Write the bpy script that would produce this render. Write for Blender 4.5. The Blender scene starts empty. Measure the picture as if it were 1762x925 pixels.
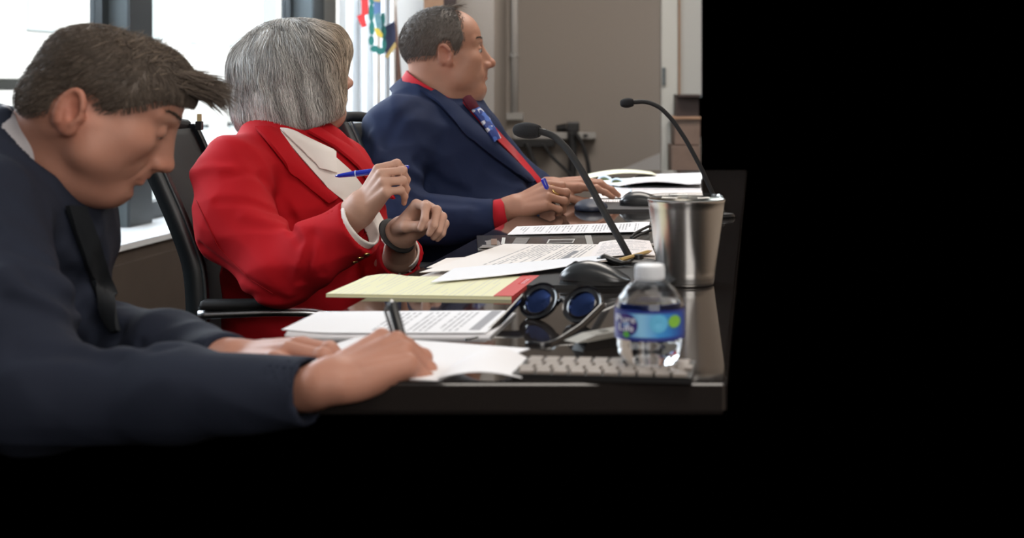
import bpy, bmesh, math, random
import numpy as np
from mathutils import Vector, Matrix

random.seed(7)
rng = np.random.default_rng(7)
SC = bpy.context.scene
COL = SC.collection

# ------------------------------------------------------------------ camera
FPX, CX, CY, ZC = 2500.0, 1000.0, 150.0, 1.045     # focal length in px, optical centre, eye height
cam_data = bpy.data.cameras.new('camera')
cam_data.sensor_width = 36.0
cam_data.lens = FPX / 1762.0 * 36.0
cam_data.shift_x = (881.0 - CX) / 1762.0
cam_data.shift_y = -(462.5 - CY) / 1762.0
cam_data.clip_start = 0.05
cam_data.clip_end = 200
cam_data.dof.use_dof = True
cam_data.dof.focus_distance = 2.85
cam_data.dof.aperture_fstop = 5.6
cam = bpy.data.objects.new('camera', cam_data)
cam.location = (0, 0, ZC)
cam.rotation_euler = (math.pi / 2, 0, 0)
COL.objects.link(cam)
SC.camera = cam

# ------------------------------------------------------------------ world, sun, lamps, exposure
world = bpy.data.worlds.new('world')
SC.world = world
world.use_nodes = True
world.node_tree.nodes['Background'].inputs[0].default_value = (0, 0, 0, 1)
world.node_tree.nodes['Background'].inputs[1].default_value = 0.0
SC.view_settings.view_transform = 'Standard'
SC.view_settings.look = 'None'
SC.view_settings.gamma = 1.0
SC.view_settings.use_curve_mapping = False
SC.view_settings.exposure = 0.12

def area(name, loc, target, sx, sy, power, col):
    d = bpy.data.lights.new(name, 'AREA')
    d.shape = 'RECTANGLE'; d.size = sx; d.size_y = sy; d.energy = power; d.color = col
    o = bpy.data.objects.new(name, d); COL.objects.link(o)
    o.location = loc
    o.rotation_euler = (Vector(target) - Vector(loc)).to_track_quat('-Z', 'Y').to_euler()
    return o

sun_d = bpy.data.lights.new('sun', 'SUN'); sun_d.energy = 8.5; sun_d.angle = math.radians(1.0); sun_d.color = (1, 0.97, 0.93)
sun = bpy.data.objects.new('sun', sun_d); COL.objects.link(sun)
sun.rotation_euler = Vector((-0.80, 0.25, -0.60)).to_track_quat('-Z', 'Y').to_euler()
# daylight that falls in through the tall windows on the left
area('window_daylight', (-2.55, 4.1, 2.3), (-0.3, 3.3, 0.85), 4.2, 1.7, 240, (0.86, 0.93, 1.0))
area('window_daylight_far', (-1.9, 6.8, 2.3), (-0.2, 6.6, 0.9), 2.6, 1.7, 190, (0.86, 0.93, 1.0))
# ceiling panels of the room
area('ceiling_panel', (0.5, 1.0, 2.62), (0.35, 1.2, 0.7), 1.2, 1.2, 26, (1.0, 0.92, 0.83))
area('ceiling_panel_far', (0.3, 4.4, 2.62), (0.2, 4.4, 0.7), 1.2, 1.2, 40, (1.0, 0.92, 0.83))
area('ceiling_panel_back', (0.4, 8.0, 2.62), (0.3, 8.6, 0.7), 1.2, 1.2, 60, (1.0, 0.92, 0.84))
# added fill lamp inside the room, unseen behind the camera
area('near_side_fill', (0.9, -1.6, 1.9), (-0.3, 2.6, 0.9), 2.2, 1.4, 46, (1.0, 0.96, 0.91))

# ------------------------------------------------------------------ helpers
TABLE_Z = 0.74
HT = ZC - TABLE_Z
def P(px, py, d):                      # a point at depth d in front of the photographer
    return np.array([(px - CX) / FPX * d, d, ZC - (py - CY) / FPX * d])
def T(px, py, z=TABLE_Z):              # a point on a level surface
    d = (ZC - z) * FPX / (py - CY)
    return P(px, py, d)
def V(*a): return np.array(a, float)

def tag(o, label=None, cat=None, group=None, kind=None):
    if label: o['label'] = label
    if cat: o['category'] = cat
    if group: o['group'] = group
    if kind: o['kind'] = kind
    return o

def empty(name, loc, label, cat, group=None, rz=0.0):
    o = bpy.data.objects.new(name, None); COL.objects.link(o)
    o.empty_display_size = 0.05
    o.location = Vector(loc); o.rotation_euler = (0, 0, rz)
    return tag(o, label, cat, group)

def link(name, me, mat, parent=None, smooth=True):
    o = bpy.data.objects.new(name, me); COL.objects.link(o)
    for m in (mat if isinstance(mat, (list, tuple)) else [mat]):
        me.materials.append(m)
    if smooth and len(me.polygons):
        me.polygons.foreach_set('use_smooth', np.ones(len(me.polygons), bool))
    if parent is not None:
        o.parent = parent
        o.matrix_parent_inverse = world_of(parent).inverted()
    return o

def world_of(o):
    m = Matrix.LocRotScale(o.location, o.rotation_euler, o.scale)
    if o.parent: m = world_of(o.parent) @ o.matrix_parent_inverse @ m
    return m

def mesh_np(verts, faces, mats=None):
    """faces: (n,4) or (n,3) int array, or a list of lists"""
    me = bpy.data.meshes.new('m')
    if isinstance(faces, np.ndarray):
        n, k = faces.shape
        me.vertices.add(len(verts)); me.vertices.foreach_set('co', np.asarray(verts, np.float32).ravel())
        me.loops.add(n * k); me.loops.foreach_set('vertex_index', faces.astype(np.int32).ravel())
        me.polygons.add(n)
        me.polygons.foreach_set('loop_start', np.arange(0, n * k, k, dtype=np.int32))
        me.polygons.foreach_set('loop_total', np.full(n, k, np.int32))
        me.update(calc_edges=True); me.validate()
    else:
        me.from_pydata([tuple(v) for v in verts], [], faces); me.update()
    return me

def set_uv(me, uv_per_vertex):
    l = me.uv_layers.new(name='UVMap')
    vi = np.empty(len(me.loops), np.int32); me.loops.foreach_get('vertex_index', vi)
    l.data.foreach_set('uv', np.asarray(uv_per_vertex, np.float32)[vi].ravel())

def set_col(me, col, name='tint'):
    a = me.color_attributes.new(name, 'FLOAT_COLOR', 'POINT')
    c = np.ones((len(me.vertices), 4), np.float32); c[:, :3] = col
    a.data.foreach_set('color', c.ravel())

class MB:
    """collects simple shapes into one mesh"""
    def __init__(s): s.v = []; s.f = []
    def add(s, vs, fs):
        b = len(s.v); s.v += [tuple(v) for v in vs]; s.f += [[i + b for i in f] for f in fs]; return s
    def box(s, c, size, R=None, bev=0.0):
        hx, hy, hz = [q / 2 for q in size]
        if bev > 0:
            bm = bmesh.new(); bmesh.ops.create_cube(bm, size=1.0)
            for v in bm.verts: v.co = Vector((v.co.x * size[0], v.co.y * size[1], v.co.z * size[2]))
            bmesh.ops.bevel(bm, geom=bm.edges[:], offset=bev, segments=2, affect='EDGES', profile=0.6)
            bm.verts.index_update()
            vs = np.array([v.co[:] for v in bm.verts]); fs = [[v.index for v in f.verts] for f in bm.faces]; bm.free()
        else:
            vs = np.array([(x, y, z) for x in (-hx, hx) for y in (-hy, hy) for z in (-hz, hz)])
            fs = [[0, 1, 3, 2], [4, 6, 7, 5], [0, 4, 5, 1], [2, 3, 7, 6], [0, 2, 6, 4], [1, 5, 7, 3]]
        if R is not None: vs = vs @ np.asarray(R).T
        return s.add(vs + np.asarray(c), fs)
    def tube(s, pts, r, n=10, cap=True, flat=1.0, up=(0, 0, 1)):
        pts = np.asarray(pts, float); m = len(pts)
        r = np.full(m, r) if np.isscalar(r) else np.asarray(r, float)
        tan = np.gradient(pts, axis=0); tan /= np.linalg.norm(tan, axis=1)[:, None] + 1e-12
        up = np.asarray(up, float)
        if abs(tan[0] @ up) > 0.95: up = V(1, 0, 0) if abs(tan[0][0]) < .9 else V(0, 1, 0)
        a = np.cross(tan[0], up); a /= np.linalg.norm(a); vs = []
        for i in range(m):
            a = a - tan[i] * (a @ tan[i]); a /= np.linalg.norm(a); b = np.cross(tan[i], a)
            for k in range(n):
                t = 2 * math.pi * k / n
                vs.append(pts[i] + r[i] * (math.cos(t) * a + flat * math.sin(t) * b))
        fs = [[i * n + k, i * n + (k + 1) % n, (i + 1) * n + (k + 1) % n, (i + 1) * n + k] for i in range(m - 1) for k in range(n)]
        if cap: fs += [list(range(n))[::-1], [(m - 1) * n + k for k in range(n)]]
        return s.add(vs, fs)
    def lathe(s, c, prof, n=40, axis=None):
        """prof: (r,z) list"""
        vs = []; m = len(prof)
        for r, z in prof:
            for k in range(n):
                t = 2 * math.pi * k / n; vs.append((r * math.cos(t), r * math.sin(t), z))
        vs = np.array(vs)
        if axis is not None: vs = vs @ np.asarray(axis).T
        fs = [[i * n + k, i * n + (k + 1) % n, (i + 1) * n + (k + 1) % n, (i + 1) * n + k] for i in range(m - 1) for k in range(n)]
        if prof[0][0] > 1e-5: fs.append(list(range(n))[::-1])
        if prof[-1][0] > 1e-5: fs.append([(m - 1) * n + k for k in range(n)])
        return s.add(vs + np.asarray(c), fs)
    def prism(s, poly, h0, h1, frame=None):
        """poly: list of (u,v); extruded along w from h0 to h1; frame maps (u,v,w)"""
        n = len(poly); vs = np.array([(u, v, h0) for u, v in poly] + [(u, v, h1) for u, v in poly])
        if frame is not None: vs = np.array([frame(*q) for q in vs])
        fs = [list(range(n))[::-1], list(range(n, 2 * n))] + [[i, (i + 1) % n, n + (i + 1) % n, n + i] for i in range(n)]
        return s.add(vs, fs)
    def grid_slab(s, top, thick):
        """top: (a,b,3) grid of points, given a thickness downwards (scalar) or along a vector grid"""
        a, b = top.shape[:2]
        off = np.asarray(thick) if not np.isscalar(thick) else V(0, 0, -thick)
        bot = top + off
        vs = np.concatenate([top.reshape(-1, 3), bot.reshape(-1, 3)]); n = a * b; fs = []
        I = lambda i, j: i * b + j
        for i in range(a - 1):
            for j in range(b - 1):
                q = [I(i, j), I(i + 1, j), I(i + 1, j + 1), I(i, j + 1)]
                fs.append(q); fs.append([x + n for x in q[::-1]])
        for i in range(a - 1):
            fs.append([I(i, 0), I(i, 0) + n, I(i + 1, 0) + n, I(i + 1, 0)][::-1]); fs.append([I(i, b - 1), I(i, b - 1) + n, I(i + 1, b - 1) + n, I(i + 1, b - 1)])
        for j in range(b - 1):
            fs.append([I(0, j), I(0, j) + n, I(0, j + 1) + n, I(0, j + 1)]); fs.append([I(a - 1, j), I(a - 1, j) + n, I(a - 1, j + 1) + n, I(a - 1, j + 1)][::-1])
        return s.add(vs, fs)
    def build(s, name, mat, parent=None, smooth=False, auto=None):
        me = mesh_np(s.v, s.f)
        bm = bmesh.new(); bm.from_mesh(me); bmesh.ops.recalc_face_normals(bm, faces=bm.faces[:]); bm.to_mesh(me); bm.free()
        o = link(name, me, mat, parent, smooth or auto is not None)
        if auto is not None:
            try: me.set_sharp_from_angle(angle=math.radians(auto))
            except Exception: pass
        return o

# ------------------------------------------------------------------ materials
def nt(name):
    m = bpy.data.materials.new(name); m.use_nodes = True
    n = m.node_tree.nodes; b = n['Principled BSDF']; return m, m.node_tree, n, m.node_tree.links, b
def principled(name, col, rough=0.5, metal=0.0, spec=0.5, noise=0.0, nscale=20.0, bump=0.0, bscale=60.0, sheen=0.0, coat=0.0, ior=None, attr=None, bdist=0.002):
    m, t, n, l, b = nt(name)
    b.inputs['Base Color'].default_value = (*col, 1); b.inputs['Roughness'].default_value = rough
    b.inputs['Metallic'].default_value = metal; b.inputs['Specular IOR Level'].default_value = spec
    if sheen: b.inputs['Sheen Weight'].default_value = sheen; b.inputs['Sheen Roughness'].default_value = 0.4
    if coat: b.inputs['Coat Weight'].default_value = coat; b.inputs['Coat Roughness'].default_value = 0.05
    if ior: b.inputs['IOR'].default_value = ior
    tc = n.new('ShaderNodeTexCoord')
    src = None
    if noise:
        no = n.new('ShaderNodeTexNoise'); no.inputs['Scale'].default_value = nscale; no.inputs['Detail'].default_value = 5
        l.new(tc.outputs['Object'], no.inputs['Vector'])
        mx = n.new('ShaderNodeMix'); mx.data_type = 'RGBA'
        mx.inputs[6].default_value = (*[c * (1 - noise) for c in col], 1); mx.inputs[7].default_value = (*[min(1, c * (1 + noise)) for c in col], 1)
        l.new(no.outputs['Fac'], mx.inputs[0]); src = mx.outputs[2]
    if attr:
        at = n.new('ShaderNodeAttribute'); at.attribute_name = attr
        mu = n.new('ShaderNodeMix'); mu.data_type = 'RGBA'; mu.blend_type = 'MULTIPLY'; mu.inputs[0].default_value = 1
        if src is None: mu.inputs[6].default_value = (*col, 1)
        else: l.new(src, mu.inputs[6])
        l.new(at.outputs['Color'], mu.inputs[7]); src = mu.outputs[2]
    if src is not None: l.new(src, b.inputs['Base Color'])
    if bump:
        nb = n.new('ShaderNodeTexNoise'); nb.inputs['Scale'].default_value = bscale; nb.inputs['Detail'].default_value = 4
        l.new(tc.outputs['Object'], nb.inputs['Vector'])
        bp = n.new('ShaderNodeBump'); bp.inputs['Strength'].default_value = bump; bp.inputs['Distance'].default_value = bdist
        l.new(nb.outputs['Fac'], bp.inputs['Height']); l.new(bp.outputs['Normal'], b.inputs['Normal'])
    return m

def srgb(r, g, b):
    f = lambda c: (c / 255 / 12.92) if c / 255 <= 0.04045 else ((c / 255 + 0.055) / 1.055) ** 2.4
    return (f(r), f(g), f(b))

def thin_glass(name, tint=(1, 1, 1), edge=0.85, rough=0.0):
    m = bpy.data.materials.new(name); m.use_nodes = True; t = m.node_tree; n = t.nodes; n.clear(); l = t.links
    out = n.new('ShaderNodeOutputMaterial'); mix = n.new('ShaderNodeMixShader'); tr = n.new('ShaderNodeBsdfTransparent'); gl = n.new('ShaderNodeBsdfGlossy')
    lw = n.new('ShaderNodeLayerWeight'); lw.inputs['Blend'].default_value = 0.5
    pw = n.new('ShaderNodeMath'); pw.operation = 'POWER'; pw.inputs[1].default_value = 4.5; l.new(lw.outputs['Facing'], pw.inputs[0])
    ma = n.new('ShaderNodeMath'); ma.operation = 'MULTIPLY_ADD'; ma.inputs[1].default_value = edge; ma.inputs[2].default_value = 0.035; l.new(pw.outputs[0], ma.inputs[0])
    tr.inputs['Color'].default_value = (*tint, 1); gl.inputs['Roughness'].default_value = rough
    l.new(ma.outputs[0], mix.inputs[0]); l.new(tr.outputs[0], mix.inputs[1]); l.new(gl.outputs[0], mix.inputs[2]); l.new(mix.outputs[0], out.inputs['Surface'])
    return m

def print_material(name, paper=(0.82, 0.82, 0.84), ink=0.25, lines=24, left=0.1, right=0.92, top=0.9, bottom=0.06, band=None, ragged=0.25, wscale=26, thin=(0.30, 0.74)):
    """faint printed lines across a sheet; u runs along the lines, v up the page; band=(u0,u1,v0,v1) a dark heading block"""
    m, t, n, l, b = nt(name)
    b.inputs['Roughness'].default_value = 0.75; b.inputs['Specular IOR Level'].default_value = 0.25
    uv = n.new('ShaderNodeUVMap'); uv.uv_map = 'UVMap'
    sep = n.new('ShaderNodeSeparateXYZ'); l.new(uv.outputs[0], sep.inputs[0])
    U, Vv = sep.outputs[0], sep.outputs[1]
    def math_(op, a, bb=None, c=None):
        q = n.new('ShaderNodeMath'); q.operation = op
        for i, x in enumerate((a, bb, c)):
            if x is None: continue
            if isinstance(x, (int, float)): q.inputs[i].default_value = x
            else: l.new(x, q.inputs[i])
        return q.outputs[0]
    lv = math_('MULTIPLY', Vv, lines); fl = math_('FLOOR', lv); fr = math_('FRACT', lv)
    stroke = math_('MULTIPLY', math_('GREATER_THAN', fr, thin[0]), math_('LESS_THAN', fr, thin[1]))
    cmb = n.new('ShaderNodeCombineXYZ'); l.new(math_('MULTIPLY', U, wscale), cmb.inputs[0]); l.new(math_('MULTIPLY', fl, 7.31), cmb.inputs[1])
    no = n.new('ShaderNodeTexNoise'); no.inputs['Scale'].default_value = 1.0; no.inputs['Detail'].default_value = 2; l.new(cmb.outputs[0], no.inputs['Vector'])
    words = math_('GREATER_THAN', no.outputs['Fac'], 0.42)
    wn = n.new('ShaderNodeTexWhiteNoise'); wn.noise_dimensions = '1D'; l.new(fl, wn.inputs['W'])
    rend = math_('SUBTRACT', right, math_('MULTIPLY', math_('POWER', wn.outputs['Value'], 2.5), ragged * 2))
    inb = math_('MULTIPLY', math_('MULTIPLY', math_('GREATER_THAN', U, left), math_('LESS_THAN', U, rend)),
                math_('MULTIPLY', math_('GREATER_THAN', Vv, bottom), math_('LESS_THAN', Vv, top)))
    skip = math_('GREATER_THAN', math_('FRACT', math_('MULTIPLY', fl, 0.2137)), 0.16)
    fac = math_('MULTIPLY', math_('MULTIPLY', math_('MULTIPLY', stroke, words), math_('MULTIPLY', inb, skip)), 0.8)
    if band:
        bf = math_('MULTIPLY', math_('MULTIPLY', math_('GREATER_THAN', U, band[0]), math_('LESS_THAN', U, band[1])), math_('MULTIPLY', math_('GREATER_THAN', Vv, band[2]), math_('LESS_THAN', Vv, band[3])))
        fac = math_('MAXIMUM', fac, bf)
    mx = n.new('ShaderNodeMix'); mx.data_type = 'RGBA'; mx.inputs[6].default_value = (*paper, 1); mx.inputs[7].default_value = (ink, ink, ink * 1.08, 1)
    l.new(fac, mx.inputs[0]); l.new(mx.outputs[2], b.inputs['Base Color'])
    return m
# ------------------------------------------------------------------ signed distance sculpting
def rotm(yaw=0, pitch=0, roll=0):
    """columns: forward, left, up of a head or hand; pitch > 0 looks down"""
    cy, sy = math.cos(yaw), math.sin(yaw); cp, sp = math.cos(pitch), math.sin(pitch); cr, sr = math.cos(roll), math.sin(roll)
    Rz = np.array([[cy, -sy, 0], [sy, cy, 0], [0, 0, 1]]); Ry = np.array([[cp, 0, sp], [0, 1, 0], [-sp, 0, cp]]); Rx = np.array([[1, 0, 0], [0, cr, -sr], [0, sr, cr]])
    return Rz @ Ry @ Rx

class Frame:
    def __init__(s, o, R, sc=1.0, my=1.0):
        s.o = np.asarray(o, float); s.R = np.asarray(R, float); s.s = sc; s.my = my
    def p(s, x, y, z): return s.o + s.R @ (np.array([x, y * s.my, z]) * s.s)
    def inv(s, Q):
        L = ((Q - s.o) @ s.R) / s.s
        L[:, 1] *= s.my
        return L

def f_ell(c, r, R=None):
    c = np.asarray(c, np.float32); r = np.asarray(r, np.float32); Rm = None if R is None else np.asarray(R, np.float32)
    def f(Q):
        q = Q - c
        if Rm is not None: q = q @ Rm
        a = q / r; k0 = np.sqrt((a * a).sum(1)); b = a / r; k1 = np.sqrt((b * b).sum(1)) + 1e-9
        return k0 * (k0 - 1) / k1
    return f
def f_cap(a, b, ra, rb):
    a = np.asarray(a, np.float32); b = np.asarray(b, np.float32); ba = b - a; L2 = float(ba @ ba) + 1e-12
    def f(Q):
        q = Q - a; h = np.clip(q @ ba / L2, 0, 1)
        d = q - h[:, None] * ba
        return np.sqrt((d * d).sum(1)) - (ra + (rb - ra) * h)
    return f
def f_box(c, half, R=None, rad=0.005):
    c = np.asarray(c, np.float32); hf = np.asarray(half, np.float32) - rad; Rm = None if R is None else np.asarray(R, np.float32)
    def f(Q):
        q = Q - c
        if Rm is not None: q = q @ Rm
        q = np.abs(q) - hf
        return np.sqrt((np.maximum(q, 0) ** 2).sum(1)) + np.minimum(q.max(1), 0) - rad
    return f
def f_plane(p, nrm):
    p = np.asarray(p, np.float32); nrm = np.asarray(nrm, np.float32); nrm = nrm / np.linalg.norm(nrm)
    return lambda Q: (Q - p) @ nrm
def poly_dist(Q, pts):
    best = None
    for i in range(len(pts) - 1):
        d = f_cap(pts[i], pts[i + 1], 0, 0)(Q); best = d if best is None else np.minimum(best, d)
    return best
def smin(a, b, k):
    if k <= 1e-6: return np.minimum(a, b)
    h = np.maximum(k - np.abs(a - b), 0) / k
    return np.minimum(a, b) - h * h * k * 0.25

class Sdf:
    def __init__(s): s.it = []
    def u(s, f, k=0.01): s.it.append(('u', f, k)); return s          # union
    def c(s, f, k=0.005): s.it.append(('c', f, k)); return s         # carve
    def i(s, f, k=0.003): s.it.append(('i', f, k)); return s         # keep only inside
    def d(s, pts, amp, w): s.it.append(('d', [np.asarray(p, np.float32) for p in pts], (amp, w))); return s   # crease (amp>0) or ridge (amp<0)
    def g(s, f, big=0.02): s.it.append(('g', f, big)); return s              # general displacement, |f| < big
    # union helpers
    def ell(s, c, r, R=None, k=0.01): return s.u(f_ell(c, r, R), k)
    def cap(s, a, b, ra, rb=None, k=0.01): return s.u(f_cap(a, b, ra, ra if rb is None else rb), k)
    def chain(s, pts, rs, k=0.01):
        for i in range(len(pts) - 1): s.cap(pts[i], pts[i + 1], rs[i], rs[i + 1], k)
        return s
    def eval(s, Q, sel=None):
        Q = np.asarray(Q, np.float32); d = np.full(len(Q), 10.0, np.float32)
        for n, (op, f, k) in enumerate(s.it):
            if sel is not None and not sel[n]: continue
            if op == 'u': d = smin(d, f(Q), k)
            elif op == 'c': d = -smin(-d, f(Q), k)
            elif op == 'i': d = -smin(-d, -f(Q), k)
            elif op == 'd': d = d + k[0] * np.exp(-(poly_dist(Q, f) / k[1]) ** 2)
            else: d = d + f(Q)
        return d
    def grad(s, Q, e=0.002):
        Q = np.asarray(Q, np.float32); g = np.empty_like(Q)
        for a in range(3):
            o = np.zeros(3, np.float32); o[a] = e; g[:, a] = s.eval(Q + o) - s.eval(Q - o)
        return g / (np.linalg.norm(g, axis=1)[:, None] + 1e-9)
    def cast(s, px, py, d0=1.0, d1=6.0, steps=220):
        """first hit of the photographer's sight lines with this solid (nan where none)"""
        px = np.asarray(px, float).ravel(); py = np.asarray(py, float).ravel(); n = len(px)
        dir_ = np.stack([(px - CX) / FPX, np.ones(n), -(py - CY) / FPX], 1); o = V(0, 0, ZC)
        t = np.full(n, d0); hit = np.zeros(n, bool); best = np.full(n, 9.0); tb = t.copy()
        for _ in range(steps):
            d = s.eval(o + dir_ * t[:, None]); m = (d < best) & ~hit; best[m] = d[m]; tb[m] = t[m]
            hit |= d < 0.0008
            t = np.where(hit, t, t + np.maximum(d * 0.7, 0.0004))
            if (hit | (t > d1)).all(): break
        t = np.where(hit, t, tb)
        return o + dir_ * t[:, None]
    def mesh(s, lo, hi, h, bs=14):
        lo = np.asarray(lo, float); hi = np.asarray(hi, float); B = bs * h
        nb = np.ceil((hi - lo) / B).astype(int)
        gi = np.stack(np.meshgrid(*[np.arange(q) for q in nb], indexing='ij'), -1).reshape(-1, 3)
        C = (lo + (gi + 0.5) * B).astype(np.float32); R = B * math.sqrt(3) / 2
        # distances of every item at the block centres
        D = np.full(len(C), 10.0, np.float32); per = []; slack = 0.0
        for op, f, k in s.it:
            if op == 'u': v = f(C); D = smin(D, v, k); per.append(v < 0)  # placeholder
            elif op == 'c': v = f(C); D = -smin(-D, v, k); per.append(None)
            elif op == 'i': v = f(C); D = -smin(-D, -v, k); per.append(None)
            elif op == 'd': D = D + k[0] * np.exp(-(poly_dist(C, f) / k[1]) ** 2); slack += 0; per.append(None)
            else: D = D + f(C); slack = max(slack, k); per.append(None)
        keep = np.where(np.abs(D) < R * 1.35 + slack)[0]
        sel = np.ones((len(keep), len(s.it)), bool); Ck = C[keep]; run = np.full(len(keep), 10.0, np.float32)
        for n, (op, f, k) in enumerate(s.it):
            if op == 'u': v = f(Ck); run = smin(run, v, k); sel[:, n] = v < 2.6 * R + k * 1.2 + slack
            elif op == 'c': v = f(Ck); sel[:, n] = v < 2.6 * R + k * 1.2 + slack
            elif op == 'd': sel[:, n] = poly_dist(Ck, f) < R + 3 * k[1]
        N = nb * bs + 2; sx, sy = 1, N[0]; sz = N[0] * N[1]
        ax = np.arange(bs + 1); off = np.stack(np.meshgrid(ax, ax, ax, indexing='ij'), -1).reshape(-1, 3)
        offp = (off * h).astype(np.float32); st = np.array([sx, sy, sz], np.int64)
        cid, cval, quads = [], [], []
        corner = [(a, b, c) for a in (0, 1) for b in (0, 1) for c in (0, 1)]
        for bi, q in enumerate(keep):
            base = gi[q] * bs; Q = (lo + base * h).astype(np.float32) + offp
            v = s.eval(Q, sel[bi]).reshape(bs + 1, bs + 1, bs + 1)
            ins = v < 0
            if ins.all() or not ins.any(): continue
            cnt = sum(ins[a:a + bs, b:b + bs, c:c + bs].astype(np.int8) for a, b, c in corner)
            act = np.argwhere((cnt > 0) & (cnt < 8))
            if len(act):
                cid.append((base + act) @ st)
                cval.append(np.stack([v[act[:, 0] + a, act[:, 1] + b, act[:, 2] + c] for a, b, c in corner], 1))
            for axis in range(3):
                sl1 = [slice(0, bs)] * 3; sl2 = [slice(0, bs)] * 3; sl2[axis] = slice(1, bs + 1)
                a1, a2 = ins[tuple(sl1)], ins[tuple(sl2)]
                e = np.argwhere(a1 != a2)
                if not len(e): continue
                g = (base + e) @ st; u, w = [(1, 2), (2, 0), (0, 1)][axis]
                qd = np.stack([g, g - st[u], g - st[u] - st[w], g - st[w]], 1)
                fl = ~a1[e[:, 0], e[:, 1], e[:, 2]]
                qd[fl] = qd[fl][:, ::-1]; quads.append(qd)
        cid = np.concatenate(cid); cv = np.concatenate(cval).astype(np.float64); qd = np.concatenate(quads)
        cpos = np.array(corner, float); num = np.zeros((len(cid), 3)); den = np.zeros(len(cid))
        for i in range(8):
            for j in range(i + 1, 8):
                if np.abs(cpos[i] - cpos[j]).sum() != 1: continue
                a, b = cv[:, i], cv[:, j]; m = (a < 0) != (b < 0)
                t = np.where(m, a / np.where(m, a - b, 1), 0)
                num += np.where(m[:, None], cpos[i] + t[:, None] * (cpos[j] - cpos[i]), 0); den += m
        loc = num / den[:, None]
        ijk = np.stack([cid % N[0], (cid // sy) % N[1], cid // sz], 1)
        pos = lo + (ijk + loc) * h
        order = np.argsort(cid); cs = cid[order]; pos = pos[order]
        ix = np.searchsorted(cs, qd); ix = np.clip(ix, 0, len(cs) - 1); ok = (cs[ix] == qd).all(1)
        return pos, ix[ok].astype(np.int32)

def sdf_obj(name, sdf, lo, hi, h, mat, parent=None, tint=None):
    v, q = sdf.mesh(lo, hi, h)
    me = mesh_np(v, q)
    if tint is not None: set_col(me, tint(v))
    return link(name, me, mat, parent, True)

def patch(name, sdf, lines, mat, parent, off=0.002, thick=0.003, n=24, m=10, d0=1.0, bulge=0.0):
    """a strip of cloth laid on a solid: lines are polylines in photo pixels, the strip is ruled between them"""
    L = []
    for ln in lines:
        ln = np.asarray(ln, float); seg = np.r_[0, np.cumsum(np.linalg.norm(np.diff(ln, axis=0), axis=1))]
        t = np.linspace(0, seg[-1], n); L.append(np.stack([np.interp(t, seg, ln[:, 0]), np.interp(t, seg, ln[:, 1])], 1))
    L = np.array(L); k = len(L); tt = np.linspace(0, k - 1, m); G = np.empty((n, m, 2))
    for j, t in enumerate(tt):
        i = min(int(t), k - 2); G[:, j] = L[i] * (1 - (t - i)) + L[i + 1] * (t - i)
    pts = sdf.cast(G[..., 0], G[..., 1], d0); g = sdf.grad(pts).astype(float)
    # keep the strip from jumping between surfaces
    prof = np.sin(np.linspace(0, math.pi, m))[None, :].repeat(n, 0).reshape(-1)
    top = (pts + g * (off + thick + bulge * prof)[:, None]).reshape(n, m, 3); back = (-g * thick).reshape(n, m, 3)
    mb = MB(); mb.grid_slab(top, back)
    return mb.build(name, mat, parent, auto=50)

def strands(roots, dirs_fn, length, width, seg=7, jitter=0.15, sdf=None, lift=0.002, sides=3, gravity=0.0, clump=None):
    """tapered locks that follow a direction field; returns verts, faces and a per-vertex random number"""
    n = len(roots); Pn = roots.astype(float).copy(); pts = [Pn.copy()]
    L = length if np.ndim(length) else np.full(n, length); rnd = rng.normal(size=(n, 3)) * jitter
    for s_ in range(seg):
        D = dirs_fn(Pn) + rnd; D[:, 2] -= gravity * s_ / seg
        D /= np.linalg.norm(D, axis=1)[:, None] + 1e-9
        Pn = Pn + D * (L / seg)[:, None]
        if sdf is not None:
            d = sdf.eval(Pn).astype(float); g = sdf.grad(Pn).astype(float)
            want = lift * (0.4 + rng.random(n) * 0.9)
            Pn = Pn + g * np.where(d < want, want - d, np.where(d > lift * 3, (lift * 3 - d) * 0.6, 0))[:, None]
        pts.append(Pn.copy())
    pts = np.array(pts)                                # (seg+1, n, 3)
    tan = np.gradient(pts, axis=0); tan /= np.linalg.norm(tan, axis=2)[..., None] + 1e-9
    a = np.cross(tan, V(0.31, 0.83, 0.46)); a /= np.linalg.norm(a, axis=2)[..., None] + 1e-9; b = np.cross(tan, a)
    w = (width if np.ndim(width) else np.full(n, width))[None, :] * np.concatenate([np.linspace(0.8, 1, 3), np.linspace(1, 0.12, seg - 2)])[:, None]
    vs = []
    for k in range(sides):
        t = 2 * math.pi * k / sides
        vs.append(pts + (math.cos(t) * a + math.sin(t) * b) * w[..., None])
    vs = np.stack(vs, 2)                               # seg+1, n, sides, 3
    idx = np.arange((seg + 1) * n * sides).reshape(seg + 1, n, sides)
    f = []
    for k in range(sides):
        k2 = (k + 1) % sides
        f.append(np.stack([idx[:-1, :, k], idx[:-1, :, k2], idx[1:, :, k2], idx[1:, :, k]], -1).reshape(-1, 4))
    r = rng.random(n)[None, :, None].repeat(seg + 1, 0).repeat(sides, 2).reshape(-1)
    return vs.reshape(-1, 3), np.concatenate(f), r

def sample_surface(v, q, n, mask=None):
    if mask is not None: q = q[mask[q].all(1)]
    a = np.linalg.norm(np.cross(v[q[:, 1]] - v[q[:, 0]], v[q[:, 2]] - v[q[:, 0]]), axis=1)
    i = rng.choice(len(q), n, p=a / a.sum()); r = rng.random((n, 2))
    A, B, Cc, Dd = (v[q[i, j]] for j in range(4))
    return A * ((1 - r[:, :1]) * (1 - r[:, 1:])) + B * (r[:, :1] * (1 - r[:, 1:])) + Cc * (r[:, :1] * r[:, 1:]) + Dd * ((1 - r[:, :1]) * r[:, 1:])
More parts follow.
